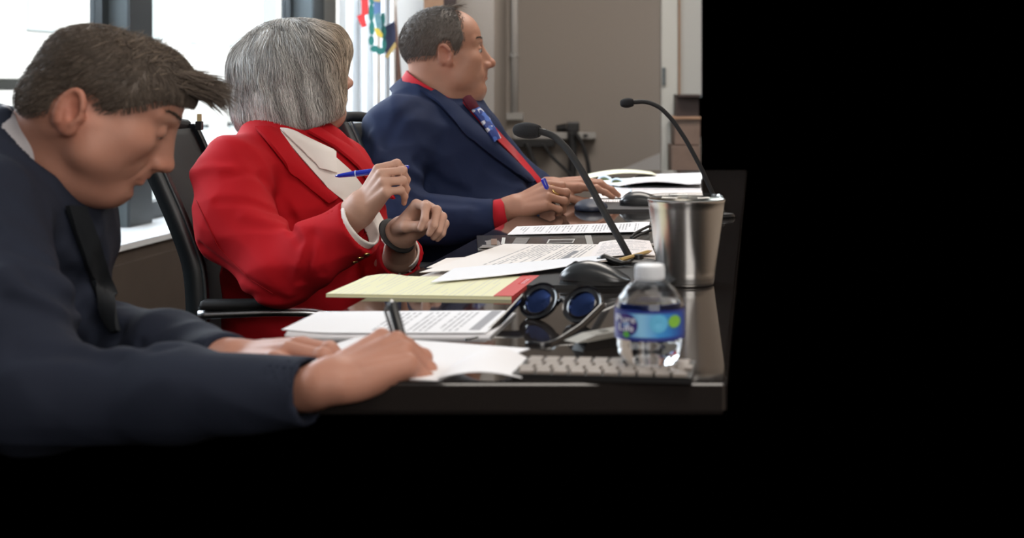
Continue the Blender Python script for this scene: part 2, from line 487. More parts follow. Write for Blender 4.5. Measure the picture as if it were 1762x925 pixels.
# ------------------------------------------------------------------ the room
AX = V(0.12, 1.0, 0) / math.hypot(0.12, 1.0)          # long direction of table and window wall
AP = V(AX[1], -AX[0], 0)                               # across it, towards the right
M = {}
M['wall_white'] = principled('wall_white', (0.74, 0.75, 0.75), 0.8, noise=0.04, nscale=6)
M['wall_brown'] = principled('wall_brown', (0.235, 0.205, 0.18), 0.85, noise=0.07, nscale=90, bump=0.15, bscale=220)
M['panel_brown'] = principled('panel_brown', (0.080, 0.060, 0.048), 0.6, noise=0.2, nscale=9)
M['sill'] = principled('sill', (0.80, 0.82, 0.84), 0.25)
M['frame_grey'] = principled('frame_grey', (0.085, 0.105, 0.115), 0.45)
M['frame_dark'] = principled('frame_dark', (0.030, 0.036, 0.040), 0.45)
M['glass'] = thin_glass('window_glass', (0.97, 0.99, 1.0), 0.6)
M['facade'] = principled('facade', (0.80, 0.81, 0.80), 0.9, noise=0.04, nscale=0.6)
M['facade_glass'] = principled('facade_glass', (0.60, 0.68, 0.71), 0.5)
M['door_white'] = principled('door_white', (0.50, 0.50, 0.47), 0.6)
M['board_white'] = principled('board_white', (0.42, 0.42, 0.40), 0.5)
M['wood_dark'] = principled('wood_dark', (0.035, 0.020, 0.018), 0.5, noise=0.3, nscale=14)
M['wood_mid'] = principled('wood_mid', (0.150, 0.098, 0.075), 0.5, noise=0.25, nscale=12)
M['wood_tan'] = principled('wood_tan', (0.36, 0.21, 0.13), 0.55, noise=0.2, nscale=10)
M['black_plastic'] = principled('black_plastic', (0.008, 0.008, 0.009), 0.35)
M['black_rubber'] = principled('black_rubber', (0.010, 0.010, 0.011), 0.7)
M['grey_plastic'] = principled('grey_plastic', (0.28, 0.27, 0.255), 0.5)
M['chrome'] = principled('chrome', (0.80, 0.82, 0.85), 0.30, metal=1.0)
M['gold'] = principled('gold', (0.75, 0.55, 0.22), 0.3, metal=1.0)

def wx(d): return -2.317 + 0.12 * d                    # wall face
def wn(d): return -2.67 + 0.12 * d                     # window plane, set back behind the sill
def strip(name, x0f, x1f, d0, d1, z0, z1, mat, kind='structure', parent=None):
    v = [(x0f(d0), d0), (x1f(d0), d0), (x1f(d1), d1), (x0f(d1), d1)]
    o = MB().prism(v, z0, z1).build(name, mat, parent)
    if kind and parent is None: o['kind'] = kind
    return o
strip('wall_left', lambda d: wx(d) - 0.40, lambda d: wx(d), 2.0, 8.66, 0.0, 0.45, M['panel_brown'])
strip('trim_1', lambda d: wn(d) - 0.04, lambda d: wx(d) + 0.015, 2.0, 8.5, 0.45, 0.473, M['sill'])
# panelling under the sill, one board beside the next
wl = bpy.data.objects['wall_left']
for k in range(7):
    a = 2.6 + k * 0.85
    strip('panel', lambda d: wx(d), lambda d: wx(d) + 0.010, a, a + 0.835, 0.06, 0.40, M['panel_brown'], None, wl)
strip('wall_left', lambda d: wx(d) - 0.40, lambda d: wx(d) - 0.28, 8.66, 9.0, 0.45, 2.7, M['wall_white'])
strip('wall_left', lambda d: wx(d) - 0.40, lambda d: wx(d), 2.0, 9.0, 2.45, 2.7, M['wall_white'])
MB().box((-1.16, 8.56, 1.35), (0.52, 0.10, 2.7)).build('wall_left', M['wall_white'])['kind'] = 'structure'
bpy.data.objects['wall_left.003']['kind'] = 'structure'

def window(name, d0, d1):
    fr = strip(name, lambda d: wn(d) - 0.02, lambda d: wn(d) + 0.05, d0, d1, 0.473, 0.545, M['frame_dark'])
    strip('sill_rail', lambda d: wn(d) - 0.03, lambda d: wn(d) + 0.02, d0, d1, 2.38, 2.45, M['frame_dark'], None, fr)
    strip('window_frame', lambda d: wn(d) - 0.02, lambda d: wn(d) + 0.03, d0, d0 + 0.06, 0.545, 2.38, M['frame_dark'], None, fr)
    strip('window_frame', lambda d: wn(d) - 0.02, lambda d: wn(d) + 0.03, d1 - 0.06, d1, 0.545, 2.38, M['frame_dark'], None, fr)
    strip('pane', lambda d: wn(d) - 0.003, lambda d: wn(d) + 0.003, d0 + 0.06, d1 - 0.06, 0.545, 2.38, M['glass'], None, fr)
window('window_1', 2.2, 5.93)
window('window_2', 6.15, 8.30)
# mullions: a broad grey face and a dark edge
def mullion(name, d0, d1, w):
    o = strip(name, lambda d: wn(d) - 0.03, lambda d: wn(d) + w, d0, d1, 0.473, 2.45, M['frame_grey'])
    strip('mullion_edge', lambda d: wn(d) + w, lambda d: wn(d) + w + 0.012, d0, d1, 0.473, 2.45, M['frame_dark'], None, o)
mullion('trim_2', 5.93, 6.15, 0.105)
mullion('trim_3', 8.30, 8.50, 0.135)

# column and wall at the far end
MB().box((-0.715, 9.2, 1.35), (0.41, 1.4, 2.7)).build('wall_column', M['wall_brown'])['kind'] = 'structure'
MB().box((-0.86, 8.485, 1.35), (0.115, 0.03, 2.7)).build('trim_4', M['wood_tan'])['kind'] = 'structure'
MB().box((-0.765, 8.485, 1.35), (0.075, 0.03, 2.7)).build('trim_5', M['wood_dark'])['kind'] = 'structure'
MB().box((0.02, 10.06, 1.35), (1.07, 0.12, 2.7)).build('wall_back', M['wall_brown'])['kind'] = 'structure'
# pipe on the wall
cd_ = empty('conduit_pipe', (-0.455, 9.97, 0.55), 'pale vertical conduit pipe on the brown far wall behind the farthest man', 'pipe')
MB().tube([(-0.455, 9.97, 0.86), (-0.455, 9.97, 2.6)], 0.022, 14).build('pipe', principled('pipe_pale', (.46, .44, .42), .5), cd_, smooth=True)
for z in (1.25, 1.9): MB().tube([(-0.455, 9.97, z), (-0.455, 9.97, z + 0.03)], 0.028, 14).build('pipe_clip', M['grey_plastic'], cd_, auto=40)
MB().box((-0.455, 9.965, 0.845), (0.12, 0.06, 0.05), bev=0.006).build('junction_box', M['grey_plastic'], cd_)
# socket rail with a black adapter and loose cables
rl = empty('socket_rail', (-0.19, 9.9, 0.72), 'long grey socket rail fixed low on the brown far wall', 'power strip')
MB().box((-0.18, 9.93, 0.715), (0.56, 0.12, 0.045), bev=0.006).build('rail', M['grey_plastic'], rl)
MB().box((-0.33, 9.90, 0.665), (0.30, 0.16, 0.045), bev=0.006).build('tray', M['black_rubber'], rl)
for x in (0.03, -0.06): MB().box((x, 9.865, 0.718), (0.03, 0.012, 0.016)).build('socket', M['black_rubber'], rl)
ad = empty('plug_adapter', (-0.1, 9.9, 0.74), 'black plug adapter lying on the grey socket rail', 'adapter')
MB().box((-0.055, 9.9, 0.776), (0.085, 0.07, 0.065), bev=0.008).build('body', M['black_plastic'], ad)
MB().tube([(-0.10, 9.9, 0.770), (-0.17, 9.9, 0.765)], [0.03, 0.022], 14).build('plug', M['black_plastic'], ad, auto=40)
def cable(label, pts, r, mat='black_rubber', cat='cable', name='cable'):
    pts = np.array(pts, float); t = np.linspace(0, 1, len(pts)); tt = np.linspace(0, 1, 24)
    q = np.stack([np.interp(tt, t, pts[:, i]) for i in range(3)], 1)
    for _ in range(3): q[1:-1] = (q[:-2] + 2 * q[1:-1] + q[2:]) / 4
    return tag(MB().tube(q, r, 10).build(name, M[mat], smooth=True), label, cat)
cable('thick black cable hanging straight down below the plug adapter', [P(984, 226, 9.85), P(986, 260, 9.85), P(984, 330, 9.85), P(984, 420, 9.85)], 0.030)
cable('thin black cable curving down at the right end of the socket rail', [P(990, 228, 9.8), P(1004, 250, 9.8), P(1014, 290, 9.8), P(1016, 420, 9.8)], 0.015)
cable('thin black cable slanting down behind the nearer microphone neck', [P(932, 245, 9.83), P(952, 272, 9.83), P(985, 302, 9.83), P(1010, 400, 9.83)], 0.012)
cable('black cable drooping from the dark tray next to the column', [P(905, 246, 9.8), P(915, 268, 9.8), P(926, 300, 9.8), P(930, 400, 9.8)], 0.018)

# door leaf, whiteboard and wooden cabinet at the right end
MB().box((0.605, 10.0, 1.35), (0.115, 0.14, 2.7), bev=0.01).build('door_1', M['door_white'])['kind'] = 'structure'
dr = bpy.data.objects['door_1']
MB().box((0.564, 9.915, 1.12), (0.022, 0.03, 0.12), bev=0.004).build('door_handle', M['frame_grey'], dr)
MB().box((0.672, 9.985, 1.35), (0.010, 0.10, 2.7)).build('door_seal', M['wood_tan'], dr)
MB().box((0.75, 10.02, 0.35), (0.145, 0.06, 0.70)).build('baseboard_back', M['door_white'])['kind'] = 'structure'
wb = empty('whiteboard', (0.75, 9.99, 0.98), 'pale grey whiteboard above the wooden cabinet at the right end', 'board')
MB().box((0.752, 9.99, 1.62), (0.150, 0.03, 1.28), bev=0.004).build('board', M['board_white'], wb)
MB().box((0.752, 9.97, 0.985), (0.150, 0.04, 0.020)).build('tray', M['frame_grey'], wb)
cb = empty('wooden_cabinet', (0.68, 9.6, 0.5), 'low wooden cabinet with a dark open shelf below the whiteboard', 'cabinet')
cx0, cx1 = 0.588, 0.775
MB().box(((cx0 + cx1) / 2 + .01, 9.66, 0.755), (cx1 - cx0 - .02, 0.42, 0.17), bev=0.004).build('lower_panel', M['wood_mid'], cb)
MB().box(((cx0 + cx1) / 2, 9.66, 0.3325), (cx1 - cx0, 0.44, 0.665), bev=0.004).build('base_panel', M['wood_mid'], cb)
MB().box(((cx0 + cx1) / 2, 9.65, 0.846), (cx1 - cx0, 0.46, 0.014)).build('shelf', M['wood_tan'], cb)
MB().box(((cx0 + cx1) / 2 + .02, 9.72, 0.92), (cx1 - cx0 - .04, 0.30, 0.135)).build('dark_back', M['wood_dark'], cb)
MB().box(((cx0 + cx1) / 2 + .02, 9.66, 0.99), (cx1 - cx0 - .04, 0.42, 0.015)).build('top', M['wood_dark'], cb)
# low grey panel with a sloping top edge in front of the far wall
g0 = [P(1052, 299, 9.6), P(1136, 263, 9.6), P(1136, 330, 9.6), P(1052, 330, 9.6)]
MB().prism([(q[0], q[2]) for q in g0], 9.58, 9.62, lambda u, v, w: (u, w, v)).build('trim_6', principled('panel_grey', (0.27, 0.255, 0.245), 0.6))['kind'] = 'structure'

# the side of the room behind and to the right of the photographer
MB().box((2.65, 2.9, 1.38), (0.1, 10.6, 2.76)).build('wall_right', principled('wall_tan', (0.34, 0.25, 0.18), 0.8, noise=.06, nscale=5))['kind'] = 'structure'
MB().box((0.2, -2.45, 1.38), (5.0, 0.1, 2.76)).build('wall_front', bpy.data.materials['wall_tan'])['kind'] = 'structure'
# ceiling over the room (above the frame)
MB().box((1.2, 4.6, 2.76), (8.0, 13.5, 0.08)).build('ceiling', M['wall_white'])['kind'] = 'structure'

# building across the street
fb = empty('office_building', (-7, 21, -3), 'pale sunlit office building across the street, seen through the windows', 'building')
strip('wall', lambda d: -9.6 + .12 * d, lambda d: -9.0 + .12 * d, 8.0, 40.0, -1.0, 12.0, M['facade'], None, fb)
for k in range(-2, 9):
    for z0 in (1.75, -0.9):
        d0 = 16.2 + 1.72 * k
        top = 2.2 if z0 > 0 else 1.35; w = strip('window', lambda d: -9.0 + .12 * d, lambda d: -8.97 + .12 * d, d0, d0 + 0.72, z0, z0 + (2.2 if z0 > 0 else 1.35), M['facade_glass'], None, fb)
        strip('lintel', lambda d: -9.0 + .12 * d, lambda d: -8.88 + .12 * d, d0 - 0.1, d0 + 0.82, z0 + top, z0 + top + 0.2, M['facade'], None, w)
strip('cornice', lambda d: -9.0 + .12 * d, lambda d: -8.8 + .12 * d, 8.0, 40.0, 1.15, 1.32, M['facade'], None, fb)

# ------------------------------------------------------------------ flag in the corner
def cloth(name, cols, mat, parent, thick=0.004, nz=40):
    """cols: list of (x,y) at the top and at the bottom with z range, one pleat line each"""
    n = len(cols); t = np.linspace(0, 1, n); tt = np.linspace(0, 1, 90); A = np.array(cols, float)
    C = np.stack([np.interp(tt, t, A[:, i]) for i in range(A.shape[1])], 1)
    for _ in range(4): C[1:-1] = (C[:-2] + 2 * C[1:-1] + C[2:]) / 4
    G = np.empty((90, nz, 3))
    for j, s_ in enumerate(np.linspace(0, 1, nz)):
        G[:, j, 0] = C[:, 0] * (1 - s_) + C[:, 2] * s_; G[:, j, 1] = C[:, 1] * (1 - s_) + C[:, 3] * s_; G[:, j, 2] = C[:, 4] * (1 - s_) + C[:, 5] * s_
    mb = MB(); mb.grid_slab(G, np.broadcast_to(V(0, thick, 0), G.shape))
    o = mb.build(name, mat, parent, smooth=True)
    return o
FD = 8.0
fl = empty('state_flag', P(685, 300, FD), 'white flag with a green and yellow crest hanging on a wooden pole in the corner', 'flag')
M['flag_white'] = principled('flag_white', (0.78, 0.79, 0.80), 0.8, sheen=0.3)
M['flag_navy'] = principled('flag_navy', (0.030, 0.034, 0.075), 0.8)
M['flag_red'] = principled('flag_red', (0.62, 0.035, 0.035), 0.75)
M['fringe'] = principled('fringe', (0.50, 0.34, 0.12), 0.8)
def col(px, d, zt, zb, px2=None, d2=None):
    a = P(px, 150, d); b = P(px2 if px2 is not None else px, 150, d2 or d); return (a[0], a[1], b[0], b[1], zt, zb)
zt = 1.9
cloth('cloth', [col(596, 8.2, zt, 0.5), col(606, 8.12, zt, 0.5), col(618, 8.2, zt, 0.5), col(630, 8.10, zt, 0.5), col(641, 8.15, zt, 0.5), col(648, 8.10, zt, 0.5), col(656, 8.2, zt, .5)], M['flag_white'], fl)
cloth('cloth_fold', [col(655, 8.1, zt, 0.62), col(661, 8.02, zt, 0.60), col(668, 8.08, zt, .58), col(676, 8.0, zt, .60), col(683, 8.05, zt, .66)], M['flag_white'], fl)
MB().tube([P(672, -60, 8.04), P(687, 140, 8.04), P(697, 420, 8.04)], 0.014, 12).build('flag_pole', principled('pole_wood', (0.12, 0.055, 0.035), 0.4, noise=.2), fl, smooth=True)
# crest, ribbon and border pieces are sewn on: thin pieces standing proud of the cloth
NSEW = [0]
def sewn(name, pts, mat, d=7.80, th=0.003, parent=fl):
    NSEW[0] += 1; d = d - .004 * NSEW[0]
    q = [P(x, y, d) for x, y in pts]
    mb = MB().prism([(a[0], a[2]) for a in q], d - th, d, lambda u, v, w: (u, w, v))
    return mb.build(name, mat, parent)
sewn('ribbon', [(621, -20), (634, -20), (634, 24), (628, 27), (631, 46), (623, 48), (614, 28), (622, 24)], M['flag_red'])
sewn('border', [(662, 46), (679, 36), (681, 62), (680, 74), (664, 94), (660, 70)], M['flag_navy'])
sewn('fringe', [(664, 94), (680, 72), (682, 80), (667, 101), (662, 97)], M['fringe'], 7.79)
mcrest = principled('crest_green', (0.02, 0.15, 0.13), 0.8, noise=0.5, nscale=30)
for (x, y, rx, ry) in ((640, -5, 5, 14), (639, 22, 5, 16), (640, 48, 5, 13), (639, 70, 5, 9), (645, 84, 8, 6), (655, 88, 8, 6), (661, 76, 4, 12), (660, 55, 4, 13), (659, 33, 4, 12)):
    sewn('wreath_leaf', [(x + rx * math.cos(t), y + ry * math.sin(t)) for t in np.linspace(0, 2 * math.pi, 13)[:-1]], mcrest)
sewn('crest_field', [(643, -20), (656, -20), (656, 24), (650, 27), (643, 24)], principled('crest_blue', (0.10, 0.17, 0.33), 0.8, noise=.3, nscale=24))
sewn('crest_shield', [(644, 26), (654, 20), (658, 44), (655, 56), (648, 52)], principled('crest_grey', (0.12, 0.24, 0.27), 0.8, noise=.4, nscale=40))
sewn('crest_banner', [(644, 48), (652, 49), (659, 60), (657, 66), (647, 60)], principled('crest_gold', (0.62, 0.45, 0.05), 0.7))
sewn('crest_top', [(642, -20), (655, -20), (654, 4), (643, 2)], M['fringe'], 7.785)

# ------------------------------------------------------------------ conference table
M['table'] = principled('table_gloss', (0.018, 0.015, 0.014), 0.045, spec=0.75, noise=0.15, nscale=3)
M['table_edge'] = principled('table_edge', (0.012, 0.011, 0.011), 0.3)
def tl(d): return -0.566 + 0.12 * d
def tr(d): return -0.03 + 0.12 * d
D0, D1 = 1.505, 5.35
tb = empty('conference_table', (0, 3.2, TABLE_Z), 'long black mirror-gloss conference table that everyone sits at', 'table')
pl = []
for k in range(7):
    pass
bm = bmesh.new()
pts = [(tl(D0) + .02, D0), (tr(D0), D0), (tr(D1), D1), (tl(D1) + .02, D1), (tl(D1), D1 - .02), (tl(D0), D0 + .02)]
f = bm.faces.new([bm.verts.new((x, y, TABLE_Z)) for x, y in pts])
r_ = bmesh.ops.extrude_face_region(bm, geom=[f]); bmesh.ops.translate(bm, vec=(0, 0, -0.034), verts=[v for v in r_['geom'] if isinstance(v, bmesh.types.BMVert)])
bmesh.ops.recalc_face_normals(bm, faces=bm.faces[:])
bmesh.ops.bevel(bm, geom=[e for e in bm.edges], offset=0.004, segments=3, affect='EDGES')
me = bpy.data.meshes.new('tabletop'); bm.to_mesh(me); bm.free(); link('tabletop', me, M['table'], tb, False)
MB().prism([(tl(2.4) + .12, 2.4), (tr(2.4) - .1, 2.4), (tr(4.9) - .1, 4.9), (tl(4.9) + .12, 4.9)], 0.62, 0.706).build('apron', M['table_edge'], tb)

# ------------------------------------------------------------------ office chairs
M['mesh_black'] = principled('chair_black', (0.006, 0.0066, 0.0072), 0.7, bump=0.3, bscale=500)
M['chair_frame'] = principled('chair_frame', (0.012, 0.016, 0.019), 0.35, spec=0.5)
prof = np.array([(-0.120, 0.962), (-0.108, 0.940), (-0.080, 0.874), (-0.040, 0.783), (-0.006, 0.692), (0.0, 0.60), (-0.004, 0.52)])
def smooth_poly(p, n=30, it=4):
    p = np.asarray(p, float); seg = np.r_[0, np.cumsum(np.linalg.norm(np.diff(p, axis=0), axis=1))]; t = np.linspace(0, seg[-1], n)
    q = np.stack([np.interp(t, seg, p[:, i]) for i in range(p.shape[1])], 1)
    for _ in range(it): q[1:-1] = (q[:-2] + 2 * q[1:-1] + q[2:]) / 4
    return q
def make_chair(x, y, rz, label, group):
    """backrest along local y (0..0.46), seat towards +x; local z is the height"""
    root = empty('office_chair', (0, 0, 0), label, 'chair', group)
    sp = smooth_poly(prof)
    G = np.empty((30, 14, 3))
    for j, s_ in enumerate(np.linspace(0.02, 0.44, 14)):
        bow = 0.035 * (1 - ((s_ - 0.23) / 0.21) ** 2)
        G[:, j] = np.stack([sp[:, 0] - bow, np.full(30, s_), sp[:, 1] - 0.01], 1)
    MB().grid_slab(G, np.broadcast_to(V(0.016, 0, 0), G.shape)).build('backrest', M['mesh_black'], root, smooth=True)
    for yy in (0.0, 0.46):
        q = np.stack([sp[:, 0], np.full(30, yy), sp[:, 1]], 1)
        fr = MB(); Gf = np.empty((30, 5, 3))
        for j, s_ in enumerate(np.linspace(-0.020, 0.022, 5)): Gf[:, j] = q + V(s_ , (0.008 if yy == 0 else -0.008) * (1 - (s_ / .021) ** 2) * -1, 0)
        fr.grid_slab(Gf, np.broadcast_to(V(0, 0.022 if yy == 0 else -0.022, 0), Gf.shape))
        o = fr.build('side_frame', M['chair_frame'], root, auto=40)
        MB().tube(q + V(0.020, -0.003 if yy == 0 else 0.003, 0), 0.0035, 8).build('piping', principled('piping', (0.05, 0.06, 0.065), 0.3) if yy == 0 else M['chair_frame'], o, smooth=True)
    MB().tube([(-0.122, 0.0, 0.958), (-0.150, 0.12, 0.968), (-0.158, 0.23, 0.970), (-0.150, 0.34, 0.968), (-0.122, 0.46, 0.958)], 0.014, 10).build('top_rail', M['mesh_black'], root, smooth=True)
    MB().box((0.20, 0.23, 0.445), (0.46, 0.46, 0.07), bev=0.025).build('seat', M['mesh_black'], root, smooth=True)
    for yy, s_ in ((-0.03, 1), (0.49, -1)):
        a = np.array([(0.01, yy, 0.602), (0.15, yy - .004 * s_, 0.607), (0.235, yy, 0.605), (0.268, yy + .004 * s_, 0.595), (0.278, yy + .01 * s_, 0.585), (0.270, yy + .02 * s_, 0.50), (0.25, yy + 0.03 * s_, 0.44)])
        ar = MB().tube(smooth_poly(a, 30, 2), 0.0095, 12, flat=1.0).build('armrest', M['chrome'], root, smooth=True)
        MB().box((0.10, yy, 0.622), (0.17, 0.045, 0.018), bev=0.008).build('arm_pad', M['black_rubber'], ar, smooth=True)
    root.location = (x, y, 0); root.rotation_euler = (0, 0, rz)
    return root
def copy_tree(o, parent=None):
    c = o.copy(); COL.objects.link(c)
    if parent is not None: c.parent = parent
    for ch in list(o.children): copy_tree(ch, c)
    return c
chair = make_chair(-0.757, 2.86, 0.05, 'black chair with a chrome arm that the woman in red sits in', 'black office chairs at the table')
c2 = copy_tree(chair); c2.location = (-0.452, 3.46, 0); c2.rotation_euler = (0, 0, -0.06); c2['label'] = 'black chair behind the man in the navy suit with red shirt'

MB().box(P(343, 216, 2.93), (.014, .012, .018), bev=.002).build('strap_clip', M['black_plastic'], chair)
MB().box(P(343, 205, 2.93), (.009, .006, .022), bev=.002).build('strap', principled('strap_tan', (.42, .34, .18), .7), chair)
# ------------------------------------------------------------------ things on the table
def quad_grid(NL, NR, FR, FL, a=14, b=10):
    u = np.linspace(0, 1, a)[:, None, None]; v = np.linspace(0, 1, b)[None, :, None]
    return (NL * (1 - u) + NR * u) * (1 - v) + (FL * (1 - u) + FR * u) * v, np.broadcast_to(u[..., 0], (a, b)), np.broadcast_to(v[..., 0], (a, b))
def sheet(name, c4, mat, parent=None, thick=0.0006, z=0.0, curl=None, page_top='R', a=14, b=10):
    """c4 = near-left, near-right, far-right, far-left; page_top tells which side carries the heading"""
    G, u, v = quad_grid(*[np.asarray(q, float) for q in c4], a, b); G = G.copy(); G[..., 2] += z
    if curl is not None: G[..., 2] += curl(u, v)
    mb = MB(); mb.grid_slab(G, thick); me_uv = {'R': (1 - v, u), 'F': (u, v), 'L': (v, 1 - u), 'N': (1 - u, 1 - v)}[page_top]
    uv = np.stack([me_uv[0], me_uv[1]], -1).reshape(-1, 2); uv = np.concatenate([uv, uv])
    o = mb.build(name, mat, parent, auto=40); set_uv(o.data, uv)
    return o
M['paper'] = principled('paper', (0.80, 0.80, 0.83), 0.75, spec=0.25)
M['paper_warm'] = principled('paper_warm', (0.78, 0.72, 0.68), 0.75, spec=0.25)
M['print_a'] = print_material('print_a', (0.80, 0.80, 0.83), 0.33, 34, 0.08, 0.95, 0.86, 0.42, band=(0.02, 0.90, 0.90, 0.955), ragged=.12)
M['print_b'] = print_material('print_b', (0.80, 0.75, 0.72), 0.22, 30, 0.06, 0.95, 0.93, 0.30, band=(0.35, 0.98, 0.80, 0.845), ragged=.2)
M['print_c'] = print_material('print_c', (0.80, 0.80, 0.83), 0.30, 44, 0.14, 0.9, 0.92, 0.04, ragged=.3, wscale=14)
M['print_d'] = print_material('print_d', (0.80, 0.74, 0.73), 0.30, 26, 0.08, 0.94, 0.95, 0.05, ragged=.25)

def doc(name, label, cat, c4, mats, page_top='R', step=0.0012, shift=0.004, z=0.0006, curl=None):
    root = empty(name, np.mean(np.array(c4), 0), label, cat)
    n = len(mats)
    for k, m in enumerate(mats):
        s_ = V((n - 1 - k) * shift * (1 if k % 2 else .4), -(n - 1 - k) * shift * 0.5, 0)
        sheet('sheet', [np.asarray(q) + s_ for q in c4], m, root, 0.0007 if k == n - 1 else step * 0.9, z + step * k, curl, page_top)
    return root
# printed report in the foreground
doc('printed_report', 'white printed report with a grey heading bar nearest the woman in red', 'document',
    [T(485, 580), T(836, 580), T(880, 541), T(548, 543)], [M['paper'], M['paper'], M['print_a']], step=0.0026, shift=0.006,
    curl=lambda u, v: 0.004 * np.exp(-((u - 0.0) / .12) ** 2) * (1 - v))
# loose white sheet under the writing hand
doc('loose_sheet', 'white sheet being written on under the black pen', 'paper',
    [V(-0.352, 1.577, TABLE_Z), V(-0.150, 1.508, TABLE_Z), V(-0.0597, 1.694, TABLE_Z), V(-0.270, 1.777, TABLE_Z)], [M['paper']], z=0.0008)
doc('tan_notepad', 'small tan notepad half hidden under the resting hand of the man in front', 'notepad',
    [V(-0.372, 1.60, TABLE_Z), V(-0.30, 1.585, TABLE_Z), V(-0.275, 1.655, TABLE_Z), V(-0.35, 1.67, TABLE_Z)],
    [principled('tan', (0.55, 0.42, 0.22), .7)], z=0.0018)
# curled bright sheet closest to the camera
doc('curled_page', 'bright white curled page closest to the camera beside the keyboard', 'paper',
    [V(-0.150, 1.512, TABLE_Z), V(-0.062, 1.512, TABLE_Z), V(-0.055, 1.61, TABLE_Z), V(-0.140, 1.585, TABLE_Z)], [M['paper']], z=0.003,
    curl=lambda u, v: 0.016 * np.sin(np.pi * np.clip(u, 0, 1)) * (0.4 + 0.6 * v))
# yellow legal pad
yp = empty('legal_pad', T(720, 500), 'yellow ruled legal pad with a red binding strip', 'notepad')
c4 = [T(561, 511), T(880, 516), T(926, 480), T(630, 481)]
m_y = principled('pad_yellow', (0.70, 0.68, 0.44), 0.75, spec=.2)
m_yl = print_material('pad_ruled', (0.72, 0.70, 0.47), 0.46, 34, 0.0, 1.0, 0.86, 0.0, ragged=0.0, wscale=0.5, thin=(.42,.56))
sheet('page_block', c4, m_y, yp, 0.0040, 0.0045)
sheet('top_page', c4, m_yl, yp, 0.0005, 0.0052, page_top='R', curl=lambda u, v: 0.005 * np.exp(-((u - .12) / .08) ** 2 - ((v - 1) / .15) ** 2))
G, u, v = quad_grid(*c4, 14, 10)
lerp = lambda a, b, t: np.asarray(a) * (1 - t) + np.asarray(b) * t
bd = [lerp(c4[0], c4[1], .905), c4[1] + V(.002, 0, 0), c4[2] + V(.002, 0, 0), lerp(c4[3], c4[2], .905)]
sheet('binding_strip', bd, principled('binding_red', (0.55, 0.045, 0.045), 0.5), yp, 0.0060, 0.0062)
sheet('backing_board', [q + V(0, -.001, 0) for q in c4], principled('board_grey', (0.45, 0.45, 0.36), .8), yp, 0.0005, 0.0006)
# text on the binding strip: a short pale print mark
lb = [lerp(bd[0], bd[3], .55) + V(.012, 0, 0), lerp(bd[0], bd[3], .55) + V(.022, 0, 0), lerp(bd[0], bd[3], .80) + V(.022, 0, 0), lerp(bd[0], bd[3], .80) + V(.012, 0, 0)]
sheet('binding_print', lb, print_material('bind_print', (0.55, 0.045, 0.045), 0.7, 3, 0, 1, 1, 0, ragged=0), yp, 0.0003, 0.0066)

# pile of reports between legal pad and tumbler
z1 = TABLE_Z + 0.011
doc('open_report', 'open warm white printed report in the middle of the paper pile', 'document',
    [T(722, 468, z1), T(1000, 452, z1), T(1042, 420, z1), T(868, 419, z1)], [M['paper_warm'], M['print_b']], z=-0.006, step=.006, shift=.003)
doc('pale_report', 'blank cream sheet sticking out at the left of the paper pile', 'paper',
    [T(734, 452, z1), T(900, 442, z1), T(905, 428, z1), T(768, 436, z1)], [M['paper_warm']], z=-0.008)
doc('second_report', 'printed report beside the steel tumbler with a pencil on it', 'document',
    [T(1010, 447, z1), T(1128, 439, z1), T(1118, 414, z1), T(1032, 416, z1)], [M['paper_warm'], M['print_d']], z=-0.004, step=.004, shift=.003, page_top='F',
    curl=lambda u, v: 0.004 * np.sin(np.pi * u))
doc('folded_sheet', 'plain white sheet folded out over the yellow pad', 'paper',
    [T(741, 486, TABLE_Z + .008), P(1043, 447, 2.40), P(1036, 440, 2.47), T(782, 462, TABLE_Z + .012)], [M['paper']], z=0.001,
    curl=lambda u, v: -0.004 * np.sin(np.pi * u) * (1 - v) )
bc = empty('binder_clip', P(1045, 445, 2.44), 'black binder clip at the right end of the folded white sheet', 'clip')
MB().tube([P(1028, 447, 2.42), P(1040, 441, 2.42), P(1056, 448, 2.42), P(1070, 452, 2.42), P(1086, 452, 2.42)], [.006, .009, .009, .007, .004], 10, flat=.6).build('clip_body', M['black_plastic'], bc, smooth=True)
# black glossy brochure
mb_, t_, n_, l_, b_ = nt('brochure')
uvn = n_.new('ShaderNodeUVMap'); uvn.uv_map = 'UVMap'; br = n_.new('ShaderNodeTexVoronoi'); br.distance = 'CHEBYCHEV'; br.inputs['Scale'].default_value = 6.0
mp = n_.new('ShaderNodeMapping'); mp.inputs['Scale'].default_value = (0.5, 2.2, 1); l_.new(uvn.outputs[0], mp.inputs[0]); l_.new(mp.outputs[0], br.inputs['Vector'])
rp = n_.new('ShaderNodeValToRGB'); rp.color_ramp.interpolation = 'CONSTANT'
for i_, (p_, c_) in enumerate([(0, .012), (.42, .02), (.60, .10), (.72, .018), (.86, .35), (.93, .03)]):
    e_ = rp.color_ramp.elements[i_] if i_ < 2 else rp.color_ramp.elements.new(p_)
    e_.position = p_; e_.color = (c_, c_ * .93, c_ * .88, 1)
sp_ = n_.new('ShaderNodeSeparateColor'); l_.new(br.outputs['Color'], sp_.inputs[0]); l_.new(sp_.outputs[0], rp.inputs[0]); l_.new(rp.outputs[0], b_.inputs['Base Color']); b_.inputs['Roughness'].default_value = .25
bro = doc('black_brochure', 'black glossy brochure with small pictures under the printed sheet', 'brochure',
    [T(822, 430), T(1128, 426), T(1120, 404), T(820, 409)], [principled('brochure_side', (.55, .52, .48), .6), mb_], z=.0004, step=.0045, shift=0.002)
zb = TABLE_Z + .0055
def flat(name, px4, mat, parent, z): return sheet(name, [T(x, y, z) for x, y in px4], mat, parent, .0004, .0006, a=2, b=2)
flat('picture', [(940, 419), (986, 418), (990, 411), (944, 412)], principled('pic_frame', (.55, .54, .52), .4), bro, zb)
